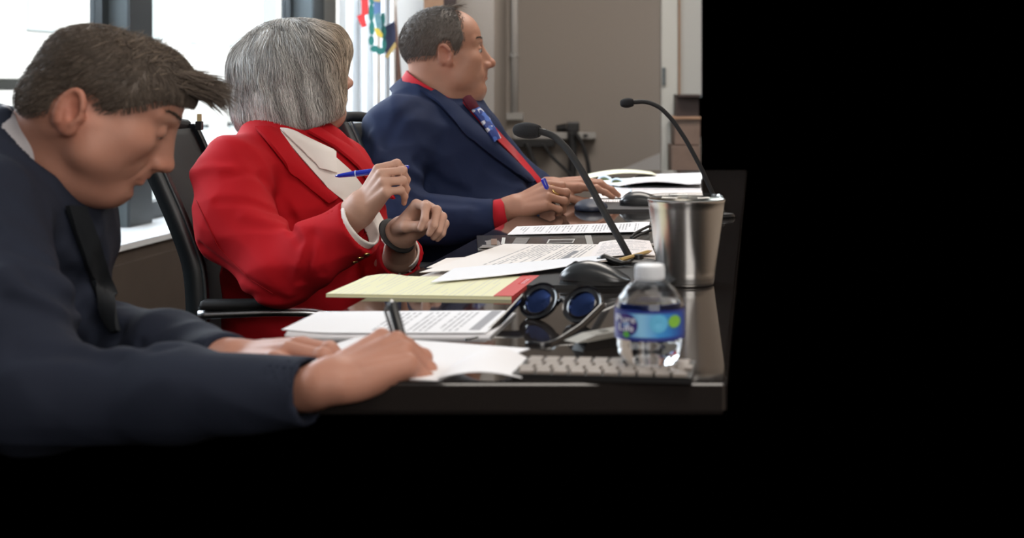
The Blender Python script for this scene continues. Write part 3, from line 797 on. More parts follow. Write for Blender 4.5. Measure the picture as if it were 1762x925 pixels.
flat('picture', [(943, 418), (984, 417), (987, 412), (946, 413)], principled('pic_dark', (.03, .03, .035), .3), bro, zb + .0005)
flat('picture', [(1010, 420), (1021, 420), (1017, 405), (1006, 405)], principled('pic_grey', (.33, .32, .30), .4), bro, zb)
flat('picture', [(880, 421), (905, 419), (912, 409), (888, 409)], principled('pic_soft', (.16, .15, .145), .4, noise=.6, nscale=40), bro, zb)
flat('picture', [(845, 421), (855, 421), (855, 411), (845, 411)], principled('pic_tan', (.20, .11, .07), .4), bro, zb)
flat('picture', [(862, 420), (868, 420), (870, 409), (864, 409)], principled('pic_white', (.6, .6, .58), .4), bro, zb)
doc('agenda_sheet', 'single printed sheet lying on the black brochure near the mouse cable', 'document',
    [T(873, 405, zb), T(1116, 402, zb), T(1118, 385, zb), T(889, 391, zb)], [M['print_c']], z=.002, page_top='R', curl=lambda u, v: .003 * u)
# far end papers
doc('far_printed_sheets', 'two overlapping printed sheets behind the farther mouse', 'document',
    [T(1014, 343), T(1210, 339), T(1206, 326), T(1042, 329)], [M['print_d']], z=.003, page_top='F')
doc('far_sheet_pile', 'white sheets stacked under the farther mouse pad', 'document',
    [T(1028, 353), T(1130, 352), T(1130, 343), T(1030, 344)], [M['paper'], M['print_d']], z=.0005, step=.001)
ff = empty('paper_stack', T(1110, 318), 'thick white paper stack with a cream sheet on top at the far end', 'document')
def z_h(y, d): return ZC - (y - CY) / FPX * d
fc = lambda xs, ys, ds: [P(x, y, d) + V(0, 0, .004) for x, y, d in zip(xs, ys, ds)]
sheet('sheet', fc((1066, 1206, 1206, 1010), (326, 327, 316, 318), (4.27, 4.25, 4.75, 4.7)), M['paper'], ff, .006, 0)
sheet('sheet', fc((1066, 1206, 1206, 1006), (320, 317, 304, 311), (4.28, 4.28, 4.9, 4.75)), M['paper'], ff, .004, 0, curl=lambda u, v: .010 * np.sin(np.pi * np.clip(u * 1.2, 0, 1)) * (1 - v) )
sheet('cream_sheet', fc((1010, 1130, 1120, 1012), (311, 304, 299, 303), (4.75, 4.85, 5.15, 5.1)), principled('cream', (.76, .74, .56), .7), ff, .002, .004, curl=lambda u, v: .012 * np.sin(np.pi * u))
sheet('sheet', fc((1080, 1208, 1208, 1100), (312, 311, 300, 303), (4.65, 4.6, 5.1, 5.1)), M['paper'], ff, .002, .002)
# reading glasses at the far end
rg = empty('reading_glasses', T(1058, 325), 'pale framed reading glasses lying before the far paper stack', 'glasses')
def ring(c, ax1, ax2, r1, r2, n=28): return [np.asarray(c) + r1 * math.cos(t) * np.asarray(ax1) + r2 * math.sin(t) * np.asarray(ax2) for t in np.linspace(0, 2 * math.pi, n)]
m_pf = principled('pale_frame', (.55, .66, .78), .25)
c1 = P(1064, 318, 4.4); ax1 = V(.85, -.45, -.18); ax2 = V(.1, .35, .9)
c2_ = P(1042, 313, 4.62)
for c_ in (c1, c2_):
    rr = MB().tube(ring(c_, ax1, ax2, .027, .019), .0035, 8).build('rim', m_pf, rg, smooth=True)
    MB().add([np.asarray(q) for q in ring(c_, ax1, ax2, .027, .019)[:-1]] , [list(range(27))]).build('lens', principled('lens_olive', (.10, .12, .06), .1), rr)
MB().tube([c1 + ax1 * .03, P(1082, 326, 4.3), P(1086, 329, 4.2)], .004, 8).build('temple', m_pf, rg, smooth=True)
MB().tube([c1 - ax1 * .027, c2_ + ax1 * .027], .003, 8).build('bridge', M['gold'], rg, smooth=True)

# ------------------------------------------------------------------ mice and pads
def mouse(label, loc, rz, L=.104, W=.062, H=.036):
    root = empty('computer_mouse', loc, label, 'mouse', 'black computer mice')
    n, m = 28, 22; vs = []; fs = []
    for i in range(n + 1):
        t = i / n; x = (t - .5) * L
        w = W / 2 * (1 - abs(2 * t - 1) ** 3.2) ** .5 * (1 - .10 * math.sin(math.pi * t)); h = H * (math.sin(math.pi * min(1, t * .93 + .035)) ** .62) * (1.12 - .48 * t)
        for j in range(m + 1):
            a = math.pi * j / m; vs.append((x, w * math.cos(a), .006 + (h - .006) * max(0, math.sin(a)) ** .75))
    for i in range(n):
        for j in range(m): q = i * (m + 1) + j; fs.append([q, q + 1, q + m + 2, q + m + 1])
    mm = principled('mouse_shell', (.018, .020, .022), .28, spec=.6)
    MB().add(vs, fs).build('shell', mm, root, smooth=True)
    pts = [((math.cos(t)) * L * .49, math.sin(t) * W * .47) for t in np.linspace(0, 2 * math.pi, 30)[:-1]]
    MB().prism(pts, 0, .0065).build('base', M['black_rubber'], root)
    MB().tube([(-L * .27, -.003, H * .82 - .004), (-L * .27, .003, H * .82 - .004)], .006, 14).build('wheel', M['black_rubber'], root, auto=40)
    MB().tube([(-L * .46, 0, H * .38), (-L * .38, 0, H * .66), (-L * .30, 0, H * .81)], .0010, 6).build('button_seam', M['black_rubber'], root, smooth=True)
    root.location = Vector(loc); root.rotation_euler = (0, 0, rz)
    return root
def at_root(root):   # parts were built in local axes: let them follow the thing
    for ch in root.children: ch.matrix_parent_inverse = Matrix()
zp = TABLE_Z + .006
m1 = mouse('black mouse on its pad behind the sunglasses', T(1024, 487, zp), -0.22, L=.112, H=.038); at_root(m1)
m2 = mouse('black mouse at the far end beyond the steel tumbler', T(1106, 353, zp), -0.12, L=.120, W=.066, H=.039); at_root(m2)
pd = empty('mouse_pad', T(1000, 490), 'black mouse pad behind the sunglasses and legal pad', 'mouse pad', None)
c4 = [T(890, 497), T(1150, 497), T(1150, 462), T(925, 466)]
sheet('pad', c4, principled('pad_black', (.009, .009, .010), .75), pd, .0058, .0058)
pd2 = empty('mouse_pad', T(1090, 362), 'black gel mouse pad with a rounded navy wrist cushion at the far end', 'mouse pad', None)
c4 = [T(1030, 364), T(1240, 364), T(1240, 351), T(1040, 351)]
sheet('pad', c4, principled('pad_grey', (.028, .026, .028), .6), pd2, .0058, .0058)
wr = Sdf().ell(P(1017, 357, 3.62), (.042, .075, .022)).i(f_plane((0, 0, TABLE_Z), (0, 0, -1)), .002)
c_ = P(1017, 357, 3.62)
sdf_obj('wrist_cushion', wr, c_ - V(.07, .1, .05), c_ + V(.07, .1, .05), .003, principled('gel_navy', (.016, .022, .045), .5), pd2)
cable('black cable looped on the printed agenda sheet by the tumbler', [T(1150, 386, zb + .02), T(1118, 388, zb + .012), T(1094, 400, zb + .012), T(1086, 409, zb + .004)], .0028)
cable('second black cable loop lower down by the tumbler', [T(1150, 394, zb + .02), T(1118, 396, zb + .012), T(1100, 404, zb + .010), T(1088, 411, zb + .004)], .0026)

# ------------------------------------------------------------------ microphones
def mic(label, head0, head1, hr, neck, r, base):
    root = empty('gooseneck_microphone', base, label, 'microphone', 'gooseneck microphones')
    head0, head1 = np.asarray(head0), np.asarray(head1); ax = (head1 - head0); L = np.linalg.norm(ax); ax /= L
    ts = np.linspace(0, 1, 16); rr = hr * np.clip(np.sin(np.pi * (0.06 + ts * .80)), 0, 1) ** .42
    rr[0] = hr * .35
    MB().tube([head0 + ax * L * t for t in ts], rr, 20).build('windscreen', principled('foam', (.010, .010, .012), .95, bump=.6, bscale=700), root, smooth=True)
    MB().tube([head1 - ax * .004, head1 + ax * hr * .9], [hr * .42, hr * .34], 14).build('collar', M['black_plastic'], root, auto=40)
    q = smooth_poly(np.array(neck), 60, 6); MB().tube(q, r, 12).build('gooseneck', M['black_rubber'], root, smooth=True)
    b = np.asarray(base)
    MB().lathe(b, [(.032, 0), (.034, .004), (.030, .010), (.010, .013), (.008, .020)], 32).build('base', M['black_plastic'], root, auto=40)
    return root
mic('gooseneck microphone with a round foam head in front of the man in the navy suit', P(884, 223, 2.62), P(928, 226, 2.60), .0148,
    [P(926, 225, 2.60), P(952, 232, 2.59), P(978, 258, 2.57), P(1005, 300, 2.55), P(1040, 365, 2.53), P(1070, 418, 2.51), P(1096, 466, 2.50)], .0062, P(1098, 462, 2.48)[:2].tolist() + [TABLE_Z])
mic('gooseneck microphone with a small oblong head against the bare brown wall', P(1067, 178, 3.4), P(1090, 176, 3.4), .0115,
    [P(1088, 176, 3.4), P(1112, 174, 3.4), P(1136, 184, 3.4), P(1158, 207, 3.4), P(1180, 240, 3.4), P(1206, 288, 3.4), P(1232, 345, 3.4), P(1240, 366, 3.4)], .0052, P(1240, 374, 3.4)[:2].tolist() + [TABLE_Z])

# ------------------------------------------------------------------ steel tumbler
tu = empty('steel_tumbler', T(1181, 491), 'brushed stainless steel tumbler with a clear lid', 'cup')
tc_ = T(1181, 489); S = 2500 / tc_[1]; Rt = 67 / S; Hh = 148 / S
tc_ = V(tc_[0], tc_[1], TABLE_Z)
prof_t = [(0, 0), (Rt * .66, 0), (Rt * .70, .002), (Rt * .715, .006), (Rt * .73, .012), (Rt * .732, .0125), (Rt * .74, .018)] + [(Rt * (.74 + .245 * t), .018 + (Hh * .955 - .018) * t) for t in np.linspace(0.05, 1, 12)] + [(Rt, Hh * .975), (Rt, Hh * .99), (Rt * .97, Hh), (Rt * .95, Hh * .99), (Rt * .93, Hh * .9), (Rt * .72, .02), (0, .02)]
mt, tt_, nn_, ll_, bb_ = nt('brushed_steel')
bb_.inputs['Base Color'].default_value = (.72, .70, .68, 1); bb_.inputs['Metallic'].default_value = 1; bb_.inputs['Roughness'].default_value = .24
MB().lathe(tc_, prof_t, 72).build('body', mt, tu, auto=50)
MB().lathe(tc_ + V(0, 0, Hh), [(0, -.004), (Rt * .90, -.004), (Rt * .93, .0), (Rt * .96, .004), (Rt * .90, .0055), (Rt * .86, .002), (0, .002)], 60).build('lid', thin_glass('lid_clear', (.82, .82, .8), 0.8), tu, auto=40)
MB().box(tc_ + V(-.012, 0, Hh + .004), (.03, .018, .006), bev=.002).build('lid_slider', thin_glass('slider_clear', (.8, .82, .84), 0.8), tu)
pc = empty('pencil', T(1105, 440, z1 + .006), 'yellow pencil lying on the report beside the tumbler', 'pencil')
a_, b2_ = T(1068, 447, z1 + .006), T(1122, 431, z1 + .006)
MB().tube([a_, lerp(a_, b2_, .86)], .0036, 6).build('barrel', principled('pencil_yellow', (.60, .40, .14), .4), pc)
MB().tube([lerp(a_, b2_, .86), b2_], [.0036, .0006], 6).build('tip', principled('pencil_wood', (.62, .42, .25), .7), pc)

# ------------------------------------------------------------------ water bottle
BD = 1.57; bs_ = BD / FPX
bt = V((1118 - CX) * bs_, BD, TABLE_Z); wz = lambda y: (ZC - (y - CY) * bs_) - TABLE_Z
wb_ = empty('water_bottle', bt, 'small clear plastic water bottle with a blue label and white cap', 'bottle')
m, t, n, l, b = nt('bottle_plastic')
b.inputs['Base Color'].default_value = (.95, .97, 1, 1); b.inputs['Roughness'].default_value = .06; b.inputs['Transmission Weight'].default_value = 1; b.inputs['IOR'].default_value = 1.16
nb = n.new('ShaderNodeTexNoise'); nb.inputs['Scale'].default_value = 26; nb.inputs['Detail'].default_value = 3; tcn = n.new('ShaderNodeTexCoord'); l.new(tcn.outputs['Object'], nb.inputs['Vector'])
bp = n.new('ShaderNodeBump'); bp.inputs['Strength'].default_value = .35; bp.inputs['Distance'].default_value = .008; l.new(nb.outputs['Fac'], bp.inputs['Height']); l.new(bp.outputs['Normal'], b.inputs['Normal'])
pr = [(0, .003), (34, .0), (42, .002)] + [(44, wz(628)), (47, wz(620)), (50, wz(612)), (56, wz(602)), (55, wz(597)), (58, wz(590)), (57, wz(584)), (59, wz(578)), (59.5, wz(560)), (59.5, wz(530)), (59, wz(524)), (57, wz(517)), (53, wz(508)), (46, wz(498)), (37, wz(489)), (29, wz(483)), (24, wz(480)), (22, wz(476)), (22, wz(456))]
pr = [(r * bs_, z) for r, z in pr] + [(20 * bs_, wz(456))]
inner = [(max(0, r - .0009), z + (.001 if z < .003 else 0)) for r, z in pr[::-1][1:]]
MB().lathe(bt, pr + inner, 64).build('bottle_body', m, wb_, auto=60)
wl_ = [(0, .002), (40 * bs_, .0025)] + [(r - .0012, z) for r, z in pr if .01 < z < wz(508)]
wl_ += [(0, wl_[-1][1])]
mw, tw, nw, lw, bw = nt('water'); bw.inputs['Base Color'].default_value = (1, 1, 1, 1); bw.inputs['Roughness'].default_value = 0; bw.inputs['Transmission Weight'].default_value = 1; bw.inputs['IOR'].default_value = 1.33
MB().lathe(bt, wl_, 64).build('water', mw, wb_, auto=60)
cp = MB().lathe(bt, [(0, wz(454)), (22 * bs_, wz(454)), (25 * bs_, wz(456)), (25.5 * bs_, wz(478)), (24.5 * bs_, wz(480)), (23 * bs_, wz(480)), (23 * bs_, wz(458)), (0, wz(457))], 48).build('cap', principled('cap_white', (.72, .74, .78), .4), wb_, auto=40)
ridge = MB()
for k in range(40):
    a = 2 * math.pi * k / 40; ridge.box(bt + V(25.4 * bs_ * math.cos(a), 25.4 * bs_ * math.sin(a), wz(468)), (.0008, .0010, .010), [[math.cos(a), -math.sin(a), 0], [math.sin(a), math.cos(a), 0], [0, 0, 1]])
tag(ridge.build('ridges', bpy.data.materials['cap_white'], cp), kind='stuff')
# label sleeve with its own UV: u around (0..1), v up
n_u = 96; lr = 60.6 * bs_; zl0, zl1 = wz(577), wz(526)
vs, fs, uvs = [], [], []
for i in range(n_u + 1):
    a = 2 * math.pi * i / n_u
    for j, (z_, rr_) in enumerate(((zl0, lr), (zl1, lr))):
        vs.append(bt + V(rr_ * math.cos(a), rr_ * math.sin(a), z_)); uvs.append((i / n_u, j))
for i in range(n_u): q = i * 2; fs.append([q, q + 2, q + 3, q + 1])
m, t, n, l, b = nt('bottle_label'); b.inputs['Roughness'].default_value = .35
uvn = n.new('ShaderNodeUVMap'); uvn.uv_map = 'UVMap'; sx = n.new('ShaderNodeSeparateXYZ'); l.new(uvn.outputs[0], sx.inputs[0])
rp = n.new('ShaderNodeValToRGB'); l.new(sx.outputs[0], rp.inputs[0]); el = rp.color_ramp.elements
stops = [(0.50, (.02, .05, .30)), (0.57, (.03, .03, .22)), (0.655, (.16, .40, .75)), (0.70, (.30, .62, .90)), (0.78, (.05, .30, .68)), (0.90, (.02, .08, .38)), (1.0, (.02, .04, .26))]
el[0].position, el[0].color = stops[0][0], (*stops[0][1], 1); el[1].position, el[1].color = stops[-1][0], (*stops[-1][1], 1)
for p_, c_ in stops[1:-1]: e_ = el.new(p_); e_.color = (*c_, 1)
edge = n.new('ShaderNodeValToRGB'); l.new(sx.outputs[1], edge.inputs[0]); ee = edge.color_ramp.elements
ee[0].position, ee[0].color = 0.0, (1, 1, 1, 1); ee[1].position, ee[1].color = 1.0, (1, 1, 1, 1)
for p_, c_ in ((.10, 1), (.14, 0), (.88, 0), (.92, 1)): q_ = ee.new(p_); q_.color = (c_, c_, c_, 1)
mx = n.new('ShaderNodeMix'); mx.data_type = 'RGBA'; l.new(edge.outputs[0], mx.inputs[0]); l.new(rp.outputs[0], mx.inputs[6]); mx.inputs[7].default_value = (.025, .04, .24, 1); l.new(mx.outputs[2], b.inputs['Base Color'])
me = mesh_np(vs, fs); set_uv(me, uvs); lab = link('label', me, m, wb_, True)
# prints on the label: discs and the two words, curved round the sleeve
def on_label(px, y, rr=.0004):
    s_ = max(-.995, min(.995, (px - 1118) * bs_ / lr)); a = math.asin(s_); return bt + V((lr + rr) * math.sin(a), -(lr + rr) * math.cos(a), wz(y))
def disc(name, px, y, r, mat, rr):
    ring_ = [on_label(px + r * math.cos(t), y - r * math.sin(t), rr) for t in np.linspace(0, 2 * math.pi, 33)[:-1]]
    inn = [on_label(px + r * .5 * math.cos(t), y - r * .5 * math.sin(t), rr) for t in np.linspace(0, 2 * math.pi, 33)[:-1]]
    fs = [[i, (i + 1) % 32, 32 + (i + 1) % 32, 32 + i] for i in range(32)] + [[32 + i for i in range(32)]]
    return MB().add(ring_ + inn, fs).build(name, mat, lab, smooth=False)
disc('purple_disc', 1076, 551, 19, principled('label_purple', (.045, .02, .19), .35), .0004)
disc('green_disc', 1157, 545, 10.5, principled('label_green', (.22, .50, .06), .35), .0006)
disc('pale_disc', 1130, 547, 15.5, principled('label_pale', (.12, .45, .72), .35), .0004)
disc('green_mark', 1077, 567, 5, principled('label_leaf', (.10, .42, .06), .35), .0007)
def words_on(txt, px, y, size, mat, wrap, parent, name='lettering'):
    cu = bpy.data.curves.new('t', 'FONT'); cu.body = txt; cu.size = size; cu.align_x = 'CENTER'; cu.align_y = 'CENTER'; cu.offset = size * .012
    o = bpy.data.objects.new('t', cu); COL.objects.link(o); dg = bpy.context.evaluated_depsgraph_get(); me = bpy.data.meshes.new_from_object(o.evaluated_get(dg))
    bpy.data.objects.remove(o)
    for v in me.vertices: v.co = Vector(wrap(v.co.x, v.co.y))
    return link(name, me, mat, parent, False)
m_lw = principled('label_white', (.75, .76, .85), .4)
words_on('Pure', 1076, 541, 17, m_lw, lambda x, y: on_label(1076 + x, 542 - y, .0009), lab)
words_on('Life', 1076, 555, 17, m_lw, lambda x, y: on_label(1077 + x, 556 - y, .0009), lab)

# ------------------------------------------------------------------ sunglasses
sg = empty('sunglasses', T(960, 548), 'black round sunglasses with blue mirror lenses, temples open', 'sunglasses')
m_sf = principled('acetate_black', (.006, .006, .008), .12, spec=.7)
m, t, n, l, b = nt('mirror_blue'); b.inputs['Base Color'].default_value = (.030, .055, .17, 1); b.inputs['Roughness'].default_value = .04; b.inputs['Metallic'].default_value = .85
C1, C2 = P(929, 520, 1.925), P(1004, 526, 1.885)
axu = (C2 - C1); axu[2] = 0; axu /= np.linalg.norm(axu); fwd = np.cross(V(0, 0, 1), axu); upv = fwd * .55 + V(0, 0, .80); upv /= np.linalg.norm(upv)
for C_ in (C1, C2):
    rr = MB(); nrm = np.cross(axu, upv)
    G = np.empty((41, 4, 3))
    for i, t_ in enumerate(np.linspace(0, 2 * math.pi, 41)):
        for j, k_ in enumerate((.71, .80, .98, 1.06)):
            bl = .0 if j in (0, 3) else -.0016
            cat = 1 + .06 * max(0, math.sin(t_)) ** 2
            G[i, j] = C_ + axu * math.cos(t_) * .0275 * k_ + upv * math.sin(t_) * .0245 * k_ * cat + nrm * bl
    o = MB().grid_slab(G, np.broadcast_to(nrm * .005, G.shape)).build('rim', m_sf, sg, auto=50)
    L_ = [C_ + nrm * .001]
    for kk in (.45, .76):
        L_ += [C_ + axu * math.cos(t_) * .0275 * kk + upv * math.sin(t_) * .0245 * kk + nrm * (.001 if kk < .5 else .002) for t_ in np.linspace(0, 2 * math.pi, 33)[:-1]]
    fs = [[0, 1 + i, 1 + (i + 1) % 32] for i in range(32)] + [[1 + i, 33 + i, 33 + (i + 1) % 32, 1 + (i + 1) % 32] for i in range(32)]
    MB().add(L_, fs).build('lens', m, o, smooth=True)
MB().tube([C1 + axu * .027, lerp(C1, C2, .5) + V(0, 0, .006), C2 - axu * .027], .003, 10).build('bridge', M['chrome'] if False else m_sf, sg, smooth=True)
H1 = C1 - axu * .030 + upv * .006; H2 = C2 + axu * .030 + upv * .004
MB().tube(smooth_poly([H1, P(868, 545, 1.86), P(838, 574, 1.80), P(820, 587, 1.765), P(800, 588, 1.757)], 30, 2), np.linspace(.0032, .0028, 30), 10, flat=1.7).build('temple', m_sf, sg, smooth=True)
MB().tube(smooth_poly([H2, P(1000, 562, 1.80), P(960, 588, 1.742), P(938, 596, 1.712), P(905, 593, 1.722)], 30, 2), np.linspace(.0032, .0028, 30), 10, flat=1.7).build('temple', m_sf, sg, smooth=True)
for h_ in (H1, H2): MB().box(h_, (.006, .004, .005), bev=.001).build('hinge', M['chrome'], sg)

# ------------------------------------------------------------------ grey pocket device and keyboard
dv = empty('pocket_recorder', T(1040, 600), 'grey and black pocket recorder lying beside the water bottle', 'recorder')
a0, a1 = T(1000, 606), T(1090, 592)
dx = (a1 - a0); Ld = np.linalg.norm(dx); dx /= Ld; dy = np.cross(V(0, 0, 1), dx)
fr_ = lambda u, v, w: a0 + dx * u + dy * w + V(0, 0, v)
MB().prism([(.004, 0), (Ld, 0), (Ld, .012), (.012, .010)], 0.002, .022, fr_).build('body', M['black_plastic'], dv)
MB().prism([(-.006, .0115), (.010, .0105), (Ld, .0125), (Ld, .019), (.022, .0175)], 0.0, .024, fr_).build('top_cover', principled('device_grey', (.27, .265, .24), .3), dv)
MB().prism([(.040, .0188), (.050, .0190), (.050, .0196), (.040, .0194)], .008, .016, fr_).build('button', principled('device_dark', (.10, .10, .09), .4), dv)
kb = empty('keyboard', (-.05, 1.6, TABLE_Z), 'low keyboard with taupe keys at the lower edge beside the bottle', 'keyboard')
ko = T(913, 609.5, TABLE_Z + .0096); ko = V(ko[0], ko[1], TABLE_Z)
kf = lambda u, v, w: ko + AP * u - AX * v + V(0, 0, w)
W_, D_ = .0178, .0182
MB().prism([(-.006, -.004), (W_ * 10 + .004, -.004), (W_ * 10 + .004, D_ * 5), (-.006, D_ * 5)], 0, .006, kf).build('case', M['black_plastic'], kb)
m_key = principled('key_taupe', (.27, .235, .21), .45)
proto = None
for r__ in range(5):
    for c__ in range(10):
        p0 = kf(c__ * W_ + W_ / 2 + (.0 if r__ == 0 else .004 * ((r__ % 3) - 1)), r__ * D_ + D_ / 2 - (.0 if r__ else -.003), .0078)
        if proto is None or r__ == 0:
            R_ = np.stack([AP, AX, V(0, 0, 1)], 1)
            if r__ == 0 and c__ == 0:
                q_ = MB().box((0, 0, 0), (W_ - .003, D_ * .62, .0036), bev=.0008); low = mesh_np(q_.v, q_.f); low.materials.append(m_key)
                q_ = MB().box((0, 0, 0), (W_ - .003, D_ - .003, .0036), bev=.0008); full = mesh_np(q_.v, q_.f); full.materials.append(m_key); proto = 1
        k_ = bpy.data.objects.new('key', low if r__ == 0 else full); COL.objects.link(k_); k_.location = Vector(p0)
        k_.rotation_euler = (0, 0, -math.atan2(0.12, 1)); k_.parent = kb; k_.matrix_parent_inverse = Matrix.Translation(kb.location).inverted()
# ------------------------------------------------------------------ people
def skin_material(name, col, rough=0.5):
    m = principled(name, col, rough, spec=0.35, noise=0.10, nscale=38, bump=0.18, bscale=420, attr='tint', bdist=0.001)
    b = m.node_tree.nodes['Principled BSDF']
    b.inputs['Subsurface Weight'].default_value = 0.08; b.inputs['Subsurface Radius'].default_value = (0.012, 0.005, 0.003); b.inputs['Subsurface Scale'].default_value = 0.6
    return m
def hair_material(name, stops, rough=0.42, warm=None):
    m, t, n, l, b = nt(name)
    at = n.new('ShaderNodeAttribute'); at.attribute_name = 'tint'; sp = n.new('ShaderNodeSeparateColor'); l.new(at.outputs['Color'], sp.inputs[0])
    rp = n.new('ShaderNodeValToRGB'); l.new(sp.outputs[0], rp.inputs[0]); e = rp.color_ramp.elements
    e[0].position, e[0].color = stops[0][0], (*stops[0][1], 1); e[1].position, e[1].color = stops[-1][0], (*stops[-1][1], 1)
    for p, c in stops[1:-1]: q = e.new(p); q.color = (*c, 1)
    src = rp.outputs[0]
    if warm:
        mx = n.new('ShaderNodeMix'); mx.data_type = 'RGBA'; mx.blend_type = 'MULTIPLY'; mx.inputs[7].default_value = (*warm, 1); l.new(sp.outputs[1], mx.inputs[0]); l.new(src, mx.inputs[6]); src = mx.outputs[2]
    l.new(src, b.inputs['Base Color']); b.inputs['Roughness'].default_value = rough; b.inputs['Specular IOR Level'].default_value = 0.35
    return m
def cloth_material(name, col, scale=900, rough=0.85, sheen=0.25, bump=0.25, noise=0.08):
    return principled(name, col, rough, spec=0.2, noise=noise, nscale=14, bump=bump, bscale=scale, sheen=sheen, bdist=0.0006)

def head(S, F, jaw=1.0, jowl=0.0, nose=1.0, lid=-0.006, mouth_down=0.0, brow=1.0, ears=True, es=1.0, nl=1.0, ex=0.0, ez=0.0, ft=.040, cr=((-.014, 0, .036), (.098, .076, .082)), neck_to=None, neck_r=(0.056, 0.064), lips=1.0):
    p, R, s = F.p, F.R, F.s
    E = lambda c, r, k=0.012, rot=None: S.ell(p(*c), [q * s for q in r], R if rot is None else R @ rot, k * s)
    C = lambda a, b, ra, rb, k=0.012: S.cap(p(*a), p(*b), ra * s, rb * s, k * s)
    E(cr[0], cr[1], .02)
    E((.034, 0, ft), (.058, .063, .058), .03)
    E((.044, 0, -.030), (.045, .056, .068), .03)
    E((.064, 0, -.066), (.030, .040, .034), .02)
    for y in (-1, 1):
        C((-.004, y * .058, -.040), (.012, y * .055, -.075), .017, .018, .02)
        C((.012, y * .055, -.075), (.066, y * .020, -.100), .018, .016 * jaw, .02)
        E((.052, y * .046, -.024), (.028, .022, .020), .025)
        E((.030, y * .048, -.058), (.032, .018 + .010 * jowl, .034), .035)
    E((.073, 0, -.100), (.020 * jaw, .025, .017), .014)
    if jowl: 
        E((.040, 0, -.118), (.042, .046, .026), .03); E((.0, 0, -.120), (.05, .052, .035), .03)
    # brow ridge
    for y in (-1, 1): C((.085, y * .012, .019), (.064, y * .050, .022), .0085 * brow, .008, .014)
    # eye hollows
    for y in (-1, 1): S.c(f_ell(p(.097, y * .033, -.001), [.018 * s, .018 * s, .011 * s], R), .014 * s)
    # nose
    C((.080, 0, .006), (.092, 0, -.040), .011, .0165, .012)
    C((.086, 0, .010), (.109 + (.004 * nl), 0, -.036), .0085, .0105 * nose, .012)
    E((.112 + (.004 * nl), 0, -.041), (.0118 * nose, .0125, .0105), .008)
    for y in (-1, 1): E((.1005, y * .0135, -.0445), (.0115, .0078, .0085), .006)
    C((.100, 0, -.049), (.094, 0, -.060), .007, .006, .008)
    for y in (-1, 1): S.c(f_ell(p(.1075, y * .0068, -.0525), [.0055 * s, .0036 * s, .004 * s], R), .003 * s)
    # mouth
    E((.074, 0, -.070), (.022, .030, .022), .014)
    for y in (-1, 1): C((.0955, y * .003, -.0665), (.082, y * .022, -.0725), .0052 * lips, .003, .006)
    C((.0930, -.012, -.0790), (.0930, .012, -.0790), .0060 * lips, .0060 * lips, .007)
    for y in (-1, 1): C((.093, y * .010, -.079), (.080, y * .021, -.0745), .0055, .003, .006)
    for y in (-1, 1): S.c(f_cap(p(.1015, 0, -.0730), p(.087, y * .024, -.0740 - mouth_down), .0014 * s, .0013 * s), .003 * s)
    S.c(f_ell(p(.098, 0, -.089), [.008 * s, .018 * s, .0045 * s], R), .010 * s)
    # eyelids over the eyeballs
    for y in (-1, 1):
        c = p(.0752, y * .0325, -.001)
        up = f_ell(c, [.0142 * s] * 3); cut = f_plane(p(.0752, y * .0325, lid), R @ V(0.25, 0, -1.0))
        S.u(lambda Q, up=up, cut=cut: np.maximum(up(Q), cut(Q)), .003 * s)
        lo = f_ell(c, [.0138 * s] * 3); cut2 = f_plane(p(.0752, y * .0325, min(lid - .001, -.0065)), R @ V(0.15, 0, 1.0))
        S.u(lambda Q, up=lo, cut=cut2: np.maximum(up(Q), cut(Q)), .003 * s)
    if ears:
        for y in (-1, 1):
            tilt = rotm(0, -0.20, 0) @ rotm(y * 0.42, 0, 0)
            c0 = V(-.012 + ex, y * .0775, -.004 + ez)
            E(c0, (.0175 * es, .0055, .030 * es), .005, tilt)
            rim = []
            for t in np.linspace(-0.75, 3.9, 14):
                rr = 1.0 if t < 2.9 else .86
                rim.append(p(*(c0 + tilt @ V(.0165 * es * math.cos(t) * -1 * rr - .0015, y * .0035, .0295 * es * math.sin(t) * rr + .001))))
            S.chain(rim, [.0042 * s] * len(rim), .003 * s)
            E(c0 + tilt @ V(.004, y * .001, -.024 * es), (.0095, .0050, .0105), .006, tilt)
            S.c(f_ell(p(*(c0 + tilt @ V(.0035, y * .0058, .000))), [.0085 * s, .006 * s, .0125 * s], R @ tilt), .005 * s)
            S.c(f_ell(p(*(c0 + tilt @ V(-.004, y * .0075, .012))), [.0075 * s, .0045 * s, .0125 * s], R @ tilt), .004 * s)
            E(c0 + tilt @ V(.0135, y * -.001, -.004), (.0045, .0045, .006), .004, tilt)
    if neck_to is not None:
        S.cap(p(-.036, 0, -.045), neck_to, neck_r[0] * s, neck_r[1] * s, .03 * s)
        S.cap(p(.012, 0, -.095), np.asarray(neck_to) + R @ V(.02, 0, 0), .034 * s, .05 * s, .03 * s)

